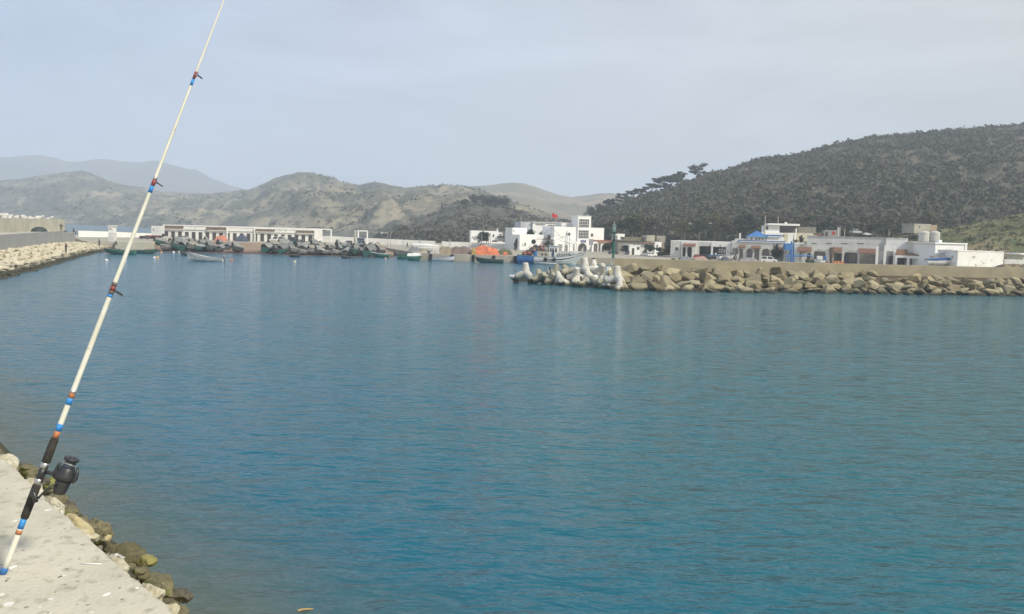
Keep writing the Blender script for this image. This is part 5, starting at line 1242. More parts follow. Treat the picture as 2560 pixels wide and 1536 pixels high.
# water tanks and block house behind
for px, lb_ in ((2309, 'left one of two pale ribbed water tanks on the roof'), (2335.5, 'right one of two pale ribbed water tanks on the roof')):
    d = 193; p = at(px, 604, d); r_ = 12.8*d/FPX; h_ = at(px, 578, d).z-p.z; pr = []
    for i in range(9): pr += [(r_*.97, h_*.86*i/9), (r_, h_*.86*(i+.5)/9)]
    tk = MB().lathe(pr+[(r_*.96, h_*.88), (r_*.6, h_*.97), (r_*.25, h_), (.1, h_*1.02)], 22).build('water_tank', mat('tank_plastic', (.50, .50, .46), (.42, .42, .39), scale=1.2), smooth=True); tk.location = p
    tag(tk, lb_, 'tank', 'water tanks')
    cp = MB().lathe([(.3, 0), (.32, .02), (.3, .1), (.1, .12)], 12).build('lid', galv, tk); cp.location = (0, 0, h_*.98)
bh = Bld('block_hut', 'square concrete block hut on the grassy bank behind the water tanks', 'hut', 2285, 232, rad(12), z0=6.5)
bh.box('wall', 2285, 2326, 562, 584, creamconc, 0, 5); bh.box('brick_wall', 2326.3, 2343, 563, 577, mat('salmon_block', (.42, .31, .22)), .3, 5); bh.box('roof', 2284, 2328, 560.5, 562, greywall, -.1, 5.1); bh.win(2297, 2301, 565, 570, fr=.06)
gh = Bld('grey_lean_to', 'small grey concrete hut with a round red sign on the warehouse roof line', 'hut', 2060, 216, rad(-10), z0=5.2)
gh.box('wall', 2060, 2092, 576, 594, greyconc, 0, 3); gh.box('corner_post', 2094, 2098, 569, 594, greywall, 0, .5); gh.door(2064, 2069, 580, 593)
u_ = gh.u(2082); MB().lathe([(.05, 0), (.42, 0), (.42, .03), (.05, .03)], 18, Matrix.Translation((u_, -.01, gh.z(2082, 583))) @ Matrix.Rotation(math.pi/2, 4, 'X')).build('round_sign', redp, gh.root)
gh.box('tile_roof', 2038, 2060, 584, 589, tile, .3, 3)

# ------------------------------------------------------------------ people
skin_m = mat('skin', (.30, .17, .11)); hair_m = mat('dark_hair', (.02, .016, .012))
def person(label, loc, rz, pose='stand', top=(.05, .05, .055), legs=(.035, .04, .055), h=1.74, group=None):
    root = empty('person', loc, rz, label, 'person', group)
    # joints facing -y
    J = {'pel': (0, 0, .95), 'wst': (0, 0, 1.10), 'chs': (0, -.01, 1.32), 'nek': (0, 0, 1.47), 'hd0': (0, -.01, 1.55), 'hd1': (0, -.025, 1.63), 'hd2': (0, -.015, 1.71)}
    arm = {'stand': [(.17, 0, 1.42), (.24, .02, 1.14), (.25, -.06, .90)], 'fish': [(.17, 0, 1.42), (.22, -.10, 1.17), (.10, -.34, 1.16)], 'walk': [(.17, 0, 1.42), (.27, .10, 1.18), (.24, -.10, 1.02)], 'hips': [(.17, 0, 1.42), (.34, .04, 1.20), (.17, -.10, 1.04)]}
    leg = {'stand': ([(.09, 0, .88), (.11, -.02, .48), (.12, .01, .09), (.13, -.13, .03)],)*2, 'walk': ([(.09, 0, .88), (.10, -.20, .50), (.10, -.26, .09), (.10, -.40, .04)], [(.09, 0, .88), (.10, .08, .48), (.10, .34, .16), (.10, .28, .04)]),
           'sit': ([(.09, 0, .88), (.13, -.42, .90), (.13, -.46, .47), (.13, -.60, .42)],)*2, 'crouch': ([(.09, 0, .88), (.14, -.40, 1.02), (.14, -.22, .62), (.14, -.36, .56)],)*2}
    a_k = {'sit': 'fish', 'crouch': 'fish'}.get(pose, pose); l_k = {'fish': 'stand', 'hips': 'stand'}.get(pose, pose)
    V, R_, E = [], [], []
    def add(p, r, par):
        V.append(p); R_.append(r)
        if par is not None: E.append((par, len(V)-1))
        return len(V)-1
    pel = add(J['pel'], .155, None); ws = add(J['wst'], .14, pel); ch = add(J['chs'], .165, ws); nk = add(J['nek'], .062, ch)
    h0 = add(J['hd0'], .075, nk); h1 = add(J['hd1'], .098, h0); add(J['hd2'], .07, h1)
    for s_, lg in ((1, leg[l_k][0]), (-1, leg[l_k][1])):
        k = pel
        for p, r in zip(lg, (.095, .068, .048, .045)): k = add((p[0]*s_, p[1], p[2]), r, k)
        k = ch; am = arm[a_k]
        for p, r in zip(am, (.068, .050, .032)): k = add((p[0]*s_, p[1], p[2]), r, k)
        e, w_ = Vector(am[1]), Vector(am[2]); dr = (w_-e).normalized(); sd = dr.cross(Vector((1, 0, 0))).normalized(); pm = w_+dr*.07
        k2 = add((pm.x*s_, pm.y, pm.z), .030, k)
        for i, ln in enumerate((.075, .085, .080, .065)):
            q = pm+sd*(.022*(i-1.5))+dr*.02; f1 = q+dr*ln*.55; f2 = f1+(dr*.6+Vector((-.5, 0, -.3)))*ln*.5
            a = add((f1.x*s_, f1.y, f1.z), .010, k2); add((f2.x*s_, f2.y, f2.z), .008, a)
        q = w_+dr*.03+sd*.035+Vector((0, 0, 0)); f1 = q+dr*.04+sd*.02; add((f1.x*s_, f1.y, f1.z), .011, k)
    me = bpy.data.meshes.new('body'); me.from_pydata(V, E, []); o = bpy.data.objects.new('tmp', me); C.objects.link(o)
    o.modifiers.new('Skin', 'SKIN'); sv = me.skin_vertices[0].data
    for i, r in enumerate(R_): sv[i].radius = (r, r*(.72 if i in (1, 2) else 1)); sv[i].use_root = (i == 0)
    sb = o.modifiers.new('s', 'SUBSURF'); sb.levels = 1; sb.render_levels = 1
    dg = bpy.context.evaluated_depsgraph_get(); m2 = bpy.data.meshes.new_from_object(o.evaluated_get(dg)); bpy.data.objects.remove(o)
    m2.materials.clear()
    for m_ in (mat('clothing_top', top, rough=.9), mat('trousers', legs, rough=.9), skin_m, mat('shoes', (.03, .028, .025))): m2.materials.append(m_)
    w_ = [Vector((arm[a_k][2][0]*s_, *arm[a_k][2][1:])) for s_ in (1, -1)]; an = [Vector((l[3][0]*s_, *l[3][1:])) for s_, l in ((1, leg[l_k][0]), (-1, leg[l_k][1]))]
    for p in m2.polygons:
        c = p.center; k = 0
        if c.z > 1.49: k = 2
        elif min((c-q).length for q in w_) < .11 or min((c-q-Vector((0, -.05, -.08))).length for q in w_) < .15: k = 2
        elif min((c-q).length for q in an) < .16: k = 3
        elif c.z < 1.0 and (abs(c.x) < .2 or c.z < .8): k = 1
        p.material_index = k; p.use_smooth = True
    b = bpy.data.objects.new('body', m2); C.objects.link(b); adopt(b, root)
    hr = MB()
    for zz in (0,): hr.lathe([(.01, 1.775), (.06, 1.765), (.095, 1.72), (.105, 1.66), (.09, 1.60), (.07, 1.56)], 10, Matrix.Translation((0, .018, 0)))
    hr.build('hair', hair_m, root, smooth=True)
    fc = MB()
    for x in (-.035, .035): fc.box(x-.012, x+.012, -.132, -.120, 1.635, 1.648)
    fc.build('eyes', hair_m, root); MB().chain([(0, -.118, 1.645), (0, -.145, 1.60)], [.010, .016], 6).build('nose', skin_m, root); MB().box(-.025, .025, -.124, -.112, 1.568, 1.578).build('mouth', redp, root)
    for x in (-1, 1): MB().lathe([(.008, -.03), (.020, 0), (.008, .03)], 6, Matrix.Translation((x*.098, -.02, 1.63))).build('ear', skin_m, root)
    dz = {'sit': -.85, 'crouch': -.50}.get(pose, 0); s_ = h/1.76
    root.scale = (s_, s_, s_); root.location.z += dz*s_
    return root
def gp(px, py, d): return at(px, py, d)
pr = person('person in dark clothes holding a fishing rod, nearest on the pale jetty rocks', gp(165, 634, 148), rad(75), 'fish')
fr = MB().chain([(.0, 0, 0), (-1.6, -3.4, .2), (-2.2, -4.6, -.15)], [.02, .012, .006], 6).build('fishing_rod', darkmetal); fr.location = gp(170, 618, 147.6); fr.rotation_euler = (0, 0, rad(75)); tag(fr, 'thin dark fishing rod held by the person on the left jetty rocks', 'fishing rod')
person('person in dark clothes standing farther along the pale jetty rocks', gp(248, 617.5, 200), rad(70), 'fish', top=(.05, .055, .07))
q = gp(153, 577, 188); q.z = 4.14; person('person with hands on hips on the jetty top near the sea wall end', q, rad(20), 'hips', top=(.06, .05, .045), legs=(.06, .055, .05))
q = gp(184, 577, 192); q.z = 4.05; person('person sitting on the wall near the sea, right of the standing one', q, rad(90), 'sit', top=(.03, .03, .035))
q = gp(290, 606, 203); person('person crouching beside the rocks at the root of the left jetty', (q.x, q.y, .95), rad(40), 'crouch', top=(.07, .065, .055))
q = gp(1018, 621, 226); person('person walking along the top of the sloping quay ramp', (q.x, q.y, ZL), rad(70), 'walk', top=(.03, .03, .035))
q = gp(1381, 647, TD-.2); person('person in blue overalls standing on the trawler deck', (q.x, TD+.55, 1.05), rad(-10), 'stand', top=(.03, .10, .28), legs=(.03, .08, .22), h=1.6)
q = gp(1789, 642, 205); person('person in a pale shirt standing before the dark garage of the arcaded shops', (q.x, q.y, ZL), rad(10), 'stand', top=(.55, .55, .52), h=1.7)
q = at(1377, 676, 117.5); o = MB().chain([(0, 0, -.5), (-.10, 0, .2), (-.16, 0, .42)], [.07, .08, .10], 8).build('black_post', rubber); o.location = q; tag(o, 'short black post sticking up between the tetrapods', 'post')  # plain leaning black stick of unclear use
# dome tent
q = gp(98, 580, 178); tn = empty('dome_tent', (q.x, q.y, 4.14), rad(15), 'dark dome tent pitched on the jetty in front of the cream sea wall', 'tent')
rows = []
for i in range(9):
    e = i/8*math.pi/2; rows.append([(1.5*math.cos(e)*math.cos(a)*(1+.03*math.cos(6*a)), 1.2*math.cos(e)*math.sin(a), 1.02*math.sin(e)) for a in lin(0, 2*math.pi, 20)[:-1]])
MB().grid(rows, close=True).build('canopy', mat('tent_fabric', (.045, .05, .065), (.03, .045, .04), scale=1), tn, smooth=True)
MB().add([(.05, -1.17, .02), (.55, -1.12, .02), (.32, -.98, .55)], [(0, 1, 2)]).chain([(.05, -1.2, .02), (.32, -1.02, .56), (.56, -1.15, .02)], .02, 5).build('door', mat('tent_door', (.42, .43, .42)), tn, fix=False)
q = gp(163, 577, 186); o = MB().lathe([(.2, 0), (.32, .06), (.30, .22), (.12, .30)], 10).build('rucksack', darkmetal, smooth=True); o.location = (q.x, q.y, 4.13); tag(o, 'dark bag lying on the jetty beside the person with hands on hips', 'bag')

# ------------------------------------------------------------------ vehicles
def car(label, body, px0, px1, d, rz=0., style='hatch', z=ZL, py=615, name='parked_car', cat='car', foresh=1.0, Lr=4.2):
    p = at((px0+px1)/2, py, d); Ln = (px1-px0)*d/FPX*foresh; s_ = Ln/Lr
    root = empty(name, (p.x, p.y, z), rz, label, cat, 'parked vehicles'); root.scale = (s_,)*3
    prof = {'hatch': ([(-2.05, .30), (2.05, .30), (2.1, .62), (1.95, .78), (1.0, .92), (-1.95, .95), (-2.1, .6)], [(-1.9, .94), (.95, .93), (.25, 1.42), (-1.55, 1.45)]),
            'van': ([(-2.1, .30), (2.05, .30), (2.1, .68), (1.95, .88), (1.25, .98), (-2.05, 1.0), (-2.12, .6)], [(-2.05, .99), (1.30, .97), (.72, 1.72), (-1.95, 1.78)]),
            'suv': ([(-2.1, .38), (2.1, .38), (2.15, .8), (2.0, .98), (1.05, 1.05), (-2.05, 1.05), (-2.15, .7)], [(-2.0, 1.04), (1.0, 1.04), (.45, 1.70), (-1.9, 1.74)]),
            'pickup': ([(-2.4, .42), (2.2, .42), (2.25, .8), (2.1, .98), (1.2, 1.04), (-2.4, 1.02), (-2.45, .7)], [(-.45, 1.03), (1.15, 1.03), (.65, 1.66), (-.35, 1.68)])}[style]
    W_ = .85
    MB().prism(prof[0], 'y', -W_, W_).build('body', body, root, bevel=.06)
    a, b, c, e = prof[1]; ti = .13
    V = [(a[0], -W_+.03, a[1]), (b[0], -W_+.03, b[1]), (c[0], -W_+ti, c[1]), (e[0], -W_+ti, e[1]), (a[0], W_-.03, a[1]), (b[0], W_-.03, b[1]), (c[0], W_-ti, c[1]), (e[0], W_-ti, e[1])]
    cb = MB().add(V, [(0, 1, 2, 3), (7, 6, 5, 4), (0, 4, 5, 1), (1, 5, 6, 2), (2, 6, 7, 3), (3, 7, 4, 0)]).build('cabin', body, root, bevel=.04)
    def quad(P, Q, R2, S, off, nm):
        o = MB(); n = (Vector(Q)-Vector(P)).cross(Vector(S)-Vector(P)).normalized()*off
        cnt = (Vector(P)+Vector(Q)+Vector(R2)+Vector(S))/4
        A = [cnt+(Vector(x)-cnt)*.82+n for x in (P, Q, R2, S)]; B = [x-n*.8 for x in A]
        o.add(A+B, [(0, 1, 2, 3), (7, 6, 5, 4), (0, 4, 5, 1), (1, 5, 6, 2), (2, 6, 7, 3), (3, 7, 4, 0)]); return o.build(nm, darkglass, cb)
    quad(V[1], V[5], V[6], V[2], .012, 'windscreen'); quad(V[4], V[0], V[3], V[7], .012, 'rear_window')
    for s1, (i0, i1, i2, i3) in ((1, (0, 1, 2, 3)), (-1, (5, 4, 7, 6))):
        P, Q, R2, S = (Vector(V[i]) for i in (i0, i1, i2, i3)); M1, M2 = P.lerp(Q, .5), S.lerp(R2, .5)
        quad(P, M1, M2, S, .012, 'side_window'); quad(M1, Q, R2, M2, .012, 'side_window')
    for x in (-1.3, 1.32):
        for y in (-1, 1):
            w_ = MB().lathe([(.16, -.1), (.30, -.1), (.33, -.04), (.33, .06), (.30, .1), (.16, .1)], 16, Matrix.Translation((x, y*.80, .33)) @ Matrix.Rotation(math.pi/2, 4, 'X')).build('wheel', rubber, root)
            MB().lathe([(.05, -.11), (.17, -.108), (.17, .108), (.05, .11)], 12, Matrix.Translation((x, y*.80, .33)) @ Matrix.Rotation(math.pi/2, 4, 'X')).build('rim', galv, w_)
    for y in (-.62, .62): MB().box(prof[0][2][0]-.10, prof[0][2][0]+.015, y-.15, y+.15, .62, .74).build('headlight', hull_white, root); MB().box(-2.16, -2.05, y-.10, y+.10, .70, .86).build('tail_light', redp, root)
    return root
paint = {k: mat(k+'_car_paint', c, c, rough=.35, spec=.5) for k, c in (('white', (.72, .72, .70)), ('silver', (.40, .41, .42)), ('dark', (.035, .038, .045)), ('red', (.32, .04, .035)), ('blue', (.07, .15, .27)), ('navy', (.03, .045, .08)))}
car('silver hatchback parked before the third door of the boat stores', paint['silver'], 449, 479, 264, rad(8))
car('white van parked among the boats before the right boat stores', paint['white'], 674, 711, 262, math.pi, 'van', name='parked_van', cat='van')
car('black pickup parked between the white van and the portal frame', paint['dark'], 713, 756, 259, math.pi+.1, 'pickup', Lr=4.6)
car('dark grey car parked by the white sea wall left of the blue truck', paint['dark'], 859, 882, 262, 2.4, 'suv')
car('low black car left of the white box lorry', paint['dark'], 349, 373, 262, 0.1)
car('white pickup seen from behind, left one of two by the dark bushes', paint['white'], 1603, 1621, 216, 2.2, 'pickup', Lr=3.6)
car('white car with dark windows, right one of two by the dark bushes', paint['white'], 1618, 1641, 213, .3, 'suv', Lr=4.0)
car('dark car beside the beacon in front of the orange tiled arcade', paint['navy'], 1521, 1547, 226, .2)
car('red car parked in the shade before the garage of the arcaded shops', paint['red'], 1735, 1763, 209, 0)
car('white van parked in front of the palm behind the right breakwater wall', paint['white'], 1905, 1944, 188, -.25, 'van', name='parked_van', cat='van')
car('silver off-road car parked on the hill above the long warehouse', paint['silver'], 2121, 2153, 262, .5, 'suv', z=at(2135, 586, 262).z)
car('small white car with a dark load, right of the silver one on the hill', paint['white'], 2155, 2176, 262, .3, 'hatch', z=at(2165, 589, 262).z)
o = car('dark car half hidden at the right of the hill car park', paint['dark'], 2176, 2194, 264, .2, 'hatch', z=at(2185, 589, 264).z)
# the blue lorry, seen from the front
p = at(902, 615, 252); bt = empty('tipper_lorry', (p.x, p.y, ZL), rad(10), 'blue lorry facing the water under the second portal frame', 'lorry', 'parked vehicles')
cabm = mat('faded_blue_paint', (.10, .17, .26), (.07, .12, .19), scale=2)
MB().box(-1.05, 1.05, 0, 1.5, .7, 2.15).build('cab', cabm, bt, bevel=.1); MB().box(-1.0, 1.0, 1.6, 4.6, .9, 2.0).build('cargo_bed', cabm, bt, bevel=.04); MB().box(-.45, .45, .2, 4.6, .5, .72).build('chassis', darkmetal, bt)
MB().box(-.88, .88, -.03, -.003, 1.45, 1.98).build('windscreen', darkglass, bt); MB().box(-.7, .7, -.05, -.003, .82, 1.2).build('grille', darkmetal, bt); MB().box(-1.1, 1.1, -.12, -.004, .52, .68).build('bumper', galv, bt)
for x in (-.85, .85): MB().lathe([(.03, 0), (.12, .0), (.12, .05)], 10, Matrix.Translation((x, -.055, 1.0)) @ Matrix.Rotation(-math.pi/2, 4, 'X') @ Matrix.Scale(-1, 4, (0, 0, 1))).build('headlight', hull_white, bt)
for x in (-.95, .72):
    for y in (.7, 3.6): MB().lathe([(.15, 0), (.42, .01), (.45, .05), (.45, .2), (.42, .24), (.15, .25)], 14, Matrix.Translation((x, y, .45)) @ Matrix.Rotation(math.pi/2, 4, 'Y')).build('wheel', rubber, bt)

# ------------------------------------------------------------------ poles and lamps
def lamp(px, ytop, ybase, d, arm, label, name='street_lamp', cat='street lamp', m=None, r=.07, group='slim lamp posts', z=None):
    b = at(px, ybase, d); t = at(px, ytop, d); h_ = t.z-(b.z if z is None else z)
    root = empty(name, (b.x, b.y, b.z if z is None else z), 0, label, cat, group)
    MB().chain([(0, 0, 0), (0, 0, h_)], [r*1.3, r*.8], 8).build('pole', m or galv, root)
    for s_ in arm:
        MB().chain([(0, 0, h_-.02), (s_*.7, 0, h_+.12), (s_*1.3, 0, h_+.12)], .04, 6).build('arm', m or galv, root)
        MB().lathe([(.02, -.5), (.13, -.4), (.16, 0), (.1, .4), (.03, .5)], 8, Matrix.Translation((s_*1.6, 0, h_+.12)) @ Matrix.Rotation(math.pi/2, 4, 'Y')).build('lamp_head', hull_white, root, smooth=True)
    return root
for a in ((1554.7, 562, 585, 300, (1,), 'street lamp on the slope right of the beacon, arm to the right'), (1645, 562, 606, 285, (-1, .4), 'street lamp with two arms above the beige block house'), (1711, 561, 604, 280, (1,), 'street lamp behind the arcaded shops, above its arches'),
          (1763, 560, 604, 280, (1,), 'street lamp behind the arcaded shops, above its garage'), (969, 578, 618, 232, (), 'left one of a pair of slim poles at the top of the ramp'), (975.5, 582, 618, 233, (), 'right one of a pair of slim poles at the top of the ramp'),
          (1007.5, 599, 622, 222, (), 'short pole just left of the walking person'), (1047, 596, 616, 240, (), 'left pole of the pair behind the upturned white hull'), (1051, 597, 616, 240, (), 'right pole of the pair behind the upturned white hull'), (1104.5, 600, 618, 240, (), 'short pole at the gap in the white sea wall'), (1122.5, 597, 616, 240, (), 'left pole of the pair above the brown nets'),
          (1126.5, 598, 616, 240, (), 'right pole of the pair above the brown nets'), (1203.5, 585, 622, 222, (), 'tall slim pole in front of the dark green tree'), (1221, 581, 622, 222, (), 'left pole of the pair right of the dark green tree'), (1225.5, 582, 622, 222, (), 'right pole of the pair right of the dark green tree'), (1294, 600, 624, 225, (), 'slim pole in front of the port office')):
    lamp(*a, z=None)
for px, y0, y1, d, lb_ in ((1577.6, 567, 592, 285, 'thick white post on the slope above the cottages'), (1911, 539, 590, 245, 'tall pale mast at the left end of the modern villa'), (1944.6, 541, 562, 256, 'shorter pale mast behind the modern villa roof'), (2099, 567, 594, 214, 'thin mast beside the grey hut on the warehouse roof line'), (2222, 573, 590, 255, 'small white post on the bank right of the hill cars'), (2111, 572, 592, 240, 'short pale pole left of the hill cars')):
    lamp(px, y0, y1, d, (), lb_, 'mast', 'mast', creamconc, .16 if px > 1900 and px < 1920 else .10, None)
b = at(1379, 569, 262); fl = empty('flag_pole', b, 0, 'red flag flying on a thin pole above the port building', 'flag'); u = 262/FPX
MB().chain([(0, 0, -2), (0, 0, 36*u)], .05, 6).build('pole', galv, fl)
rows = [[(x*13*u/10, .25*math.sin(x*.9), (35-z*10/5-x*.25)*u+.1*math.sin(x*.7+z)) for z in range(6)] for x in range(11)]
MB().grid(rows).build('flag', mat('red_flag', (.62, .05, .05)), fl, smooth=True)
s_ = lamp(1477, 603, 632, 238, (), 'grey notice panel on a pole in front of the port arcade', 'sign', 'sign', group=None)
MB().box(-.6, .6, -.08, -.03, 2.0, 3.6).build('panel', galv, s_)

# ------------------------------------------------------------------ trees
bark = mat('bark', (.16, .13, .10), (.10, .08, .06), scale=4); palebark = mat('pale_bark', (.30, .27, .23), (.2, .18, .15), scale=3)
fol = {k: mat(k+'_leaves', a, b_, scale=.9, world=True, rough=.9) for k, a, b_ in (('pine', (.030, .042, .026), (.05, .06, .035)), ('olive', (.070, .072, .032), (.10, .095, .045)), ('deep', (.022, .038, .024), (.035, .05, .03)), ('grey', (.10, .10, .075), (.14, .13, .10)), ('russet', (.09, .075, .045), (.115, .09, .06)))}
def tree(label, cat, loc, h_, w_, kind='pine', crown='round', seed=0, group=None, lean=0., dens=1.0, trunk_m=None, name='tree', clear=.35):
    r = random.Random(seed); root = empty(name, loc, r.uniform(0, 6.28), label, cat, group); mb = MB()
    top = Vector((lean*h_, r.uniform(-.05, .05)*h_, h_*.72)); mid = Vector((lean*h_*.4+r.uniform(-.04, .04)*h_, 0, h_*clear))
    mb.chain([(0, 0, -.6), mid*.5, mid, top], [h_*.035, h_*.028, h_*.022, h_*.008], 7)
    cs, rs = [], []
    n = 9 if crown == 'umbrella' else 8
    for i in range(n):
        a = i*2.4+r.uniform(-.4, .4); q = r.uniform(.35, 1)
        if crown == 'umbrella': e = Vector((lean*h_+math.cos(a)*w_*.5*q, math.sin(a)*w_*.5*q, h_*(.92-.16*q+r.uniform(-.10, .04)))); rr_ = (w_*.20, w_*.20, h_*.10)
        elif crown == 'tiers': e = Vector((lean*h_+math.cos(a)*w_*.42*q, math.sin(a)*w_*.42*q, h_*r.uniform(clear+.08, .96))); rr_ = (w_*.20, w_*.20, h_*.09)
        else: e = Vector((math.cos(a)*w_*.34*q, math.sin(a)*w_*.34*q, h_*r.uniform(clear+.1, .82))); rr_ = (w_*.27, w_*.27, h_*.20)
        st_ = mid.lerp(top, r.uniform(.0, .7)); mb.chain([st_, st_.lerp(e, .5)+Vector((0, 0, -.03*h_)), e], [h_*.012, h_*.008, h_*.004], 5)
        for k in range(3):
            cs.append(e+Vector((r.gauss(0, rr_[0]*.5), r.gauss(0, rr_[1]*.5), r.gauss(0, rr_[2]*.5)))); f = r.uniform(.6, 1.1); rs.append([x*f for x in rr_])
    mb.build('trunk', trunk_m or bark, root, smooth=True)
    v, f = leaf_quads(cs, rs, int(46*dens), np.full(len(cs), max(.14, w_*.045)), flat=.3, shell=.25)
    raw_mesh('crown', v, f, fol[kind], root)
    return root
RD = lambda px: interp([(1380, 480), (2000, 560), (2600, 600)], px)
for i, (px, yt, yb, wpx, cr, lean, lb_) in enumerate(((1746, 411, 455, 38, 'tiers', .05, 'tallest airy gum tree standing apart on the hill ridge, rightmost of the row'), (1700, 434, 462, 28, 'tiers', .0, 'second gum tree from the right on the hill ridge'), (1672, 445, 480, 46, 'umbrella', .15, 'broad flat topped tree on the ridge, widest of the row'), (1650, 452, 484, 36, 'umbrella', -.1, 'leaning flat crowned tree left of the widest ridge tree'),
        (1625, 464, 490, 34, 'umbrella', -.2, 'low tree with crown leaning left on the ridge'), (1600, 472, 500, 30, 'tiers', -.1, 'middle ridge tree where the slope begins to drop'), (1584, 478, 505, 24, 'umbrella', -.1, 'small flat crowned tree low on the ridge'), (1556, 488, 516, 30, 'umbrella', -.15, 'dark spreading tree near the lower end of the ridge row'), (1524, 498, 530, 30, 'tiers', 0, 'dense dark tree low on the ridge, third from the left'),
        (1500, 516, 545, 34, 'round', 0, 'rounded dark tree low on the ridge, second from the left'), (1478, 516, 552, 26, 'round', 0, 'rounded dark tree at the left foot of the ridge'))):
    d = RD(px)*.97; b = at(px, yb, d); u = d/FPX
    tree(lb_, 'tree', b, (yb-yt)*u*(1.12 if i else 1.05), wpx*u*1.1, 'pine', 'tiers' if cr == 'umbrella' and i % 2 else cr, 60+i, 'trees along the hill ridge', lean, dens=1.1, clear=.34)
for i in range(30):
    px = 1500+i*28+rnd.uniform(-10, 10); d = rnd.uniform(268, 300); yb = interp([(1500, 596), (1900, 592), (2340, 588)], px); b = at(px, yb+4, d); hh = rnd.uniform(5.0, 8.5)
    tree('bushy olive tree in the loose wood at the foot of the scrub hill', 'tree', b, hh, hh*rnd.uniform(.8, 1.15), rnd.choice(['olive', 'olive', 'russet', 'grey', 'deep']), rnd.choice(['round', 'round', 'tiers']), 100+i, 'trees at the foot of the scrub hill', trunk_m=palebark if i % 3 == 0 else bark, dens=1.0, clear=.28)
for i in range(7):
    px = 1165+i*17+rnd.uniform(-4, 4); d = 560; b = at(px, interp([(1150, 518), (1200, 510), (1270, 518)], px)+3, d)
    tree('dark tree in the clump on top of the wooded knoll', 'tree', b, rnd.uniform(5, 8), rnd.uniform(6, 9), 'pine', 'round', 150+i, 'trees on top of the wooded knoll')
for i, (px, yt, yb, wpx, d, kd, lb_) in enumerate(((1203, 579, 609, 34, 262, 'deep', 'rounded dark green tree in front of the flat white house with a chimney'), (1217, 583, 606, 14, 264, 'deep', 'narrow dark tree right beside the rounded green one'), (1328, 574, 596, 24, 262, 'deep', 'dark green bush against the white corrugated shed'), (1365, 571, 598, 30, 262, 'deep', 'dark tree left of the main port building wall'),
        (1371, 592, 628, 20, 236, 'grey', 'bare grey tree behind the trawler winch'), (1290, 598, 626, 10, 232, 'russet', 'thin leafless sapling in front of the port office'), (1520, 610, 633, 24, 232, 'deep', 'dark shrub under the right end of the port arcade'), (1568, 614, 634, 32, 228, 'deep', 'dark green hedge bush left of the white cottage'),
        (1622, 613, 634, 28, 220, 'deep', 'dark bush behind the two white cars'), (1648, 616, 630, 14, 222, 'deep', 'small dark bush in front of the white shop'), (1672, 608, 634, 26, 218, 'deep', 'tall dark bush at the left corner of the arcaded shops'), (1690, 628, 640, 20, 214, 'russet', 'low brown shrub at the corner of the arcaded shops'),
        (1753, 617, 640, 34, 213, 'olive', 'olive bush in the garage bay behind the red car'), (1660, 629, 640, 36, 215, 'deep', 'low dark hedge right of the white cars'), (1835, 616, 650, 14, 200, 'grey', 'dry grey tangle of branches at the left end of the blue edged arcade'))):
    b = at(px, yb, d); u = d/FPX
    tree(lb_, 'bush' if 'bush' in lb_ or 'shrub' in lb_ or 'hedge' in lb_ else 'tree', b, (yb-yt)*u, wpx*u, kd, 'round', 200+i, None, dens=1.3, clear=.2, name='bush' if 'bush' in lb_ or 'shrub' in lb_ or 'hedge' in lb_ else 'tree')
def palm(label, px, yt, yb, d, n=34, kind='deep', wide=1.0, z=None, stem=.9):
    b = at(px, yb, d); h_ = at(px, yt, d).z-(b.z if z is None else z); root = empty('palm', (b.x, b.y, b.z if z is None else z), 0, label, 'palm')
    MB().chain([(0, 0, -.2), (0, 0, stem*.5), (.03, 0, stem)], [.34, .30, .26], 10).build('trunk', bark, root)
    mb = MB(); r = random.Random(px)
    for i in range(n):
        a = i*2.399; el = rad(r.uniform(8, 82)); ln = (h_-stem)*r.uniform(.85, 1.1)*(1.0 if el > .6 else 1.15)
        d0 = Vector((math.cos(a)*math.cos(el)*wide, math.sin(a)*math.cos(el)*wide, math.sin(el))); sd = Vector((-math.sin(a), math.cos(a), 0)); P = []
        for k in range(6):
            t = k/5; P.append(Vector((0, 0, stem))+d0*ln*t+Vector((0, 0, -ln*.32*t*t*math.cos(el))))
        rows = [[p+sd*wd_*.5+Vector((0, 0, .03)), p, p-sd*wd_*.5+Vector((0, 0, .03))] for p, wd_ in zip(P, (.10, .34, .46, .42, .28, .03))]
        mb.grid(rows)
    mb.build('fronds', [fol[kind]], root, fix=False); return root
palm('large dark spiky palm beside the white van in front of the blue edged arcade', 1941, 604, 657, 194, n=60, kind='deep', z=ZL, stem=1.0)
palm('yellowish spiky yucca above the wall between pavilion and long warehouse', 2002, 587, 611, 205, n=22, kind='olive', stem=.5)
palm('second small yucca clump left of the long warehouse roof', 1988, 594, 612, 204, n=14, kind='olive', stem=.4)

# ------------------------------------------------------------------ clutter in the yard behind the right wall
gb_ = at(1980, 657, 183); gt = empty('boat_hoist', (gb_.x, gb_.y, ZL), 0, 'bright blue steel hoist frame with a square blue tank on top', 'hoist'); u = 183/FPX
def gx(px): return (px-1980)*u
def gz(py): return (657-py)*u
MB().box(gx(1959), gx(1976), -.5, .8, gz(622), gz(606)).build('tank', bluep, gt, bevel=.03)
for a, b in (((1978, 657), (1976, 600)), ((1985, 657), (1981, 602)), ((1968, 650), (1977, 612))): MB().chain([(gx(a[0]), 0, gz(a[1])), (gx(b[0]), 0, gz(b[1]))], .16, 6).build('leg', bluep, gt)
MB().chain([(gx(1963), 0, gz(637)), (gx(2031), .3, gz(635))], .15, 6).build('beam', bluep, gt); MB().chain([(gx(2030), .3, gz(635)), (gx(2032), .3, gz(656))], .11, 6).build('leg', bluep, gt)
mm = MB()
for y in lin(620, 654, 6): mm.chain([(gx(1976), -.05, gz(y)), (gx(1984), -.05, gz(y+2))], .05, 5)
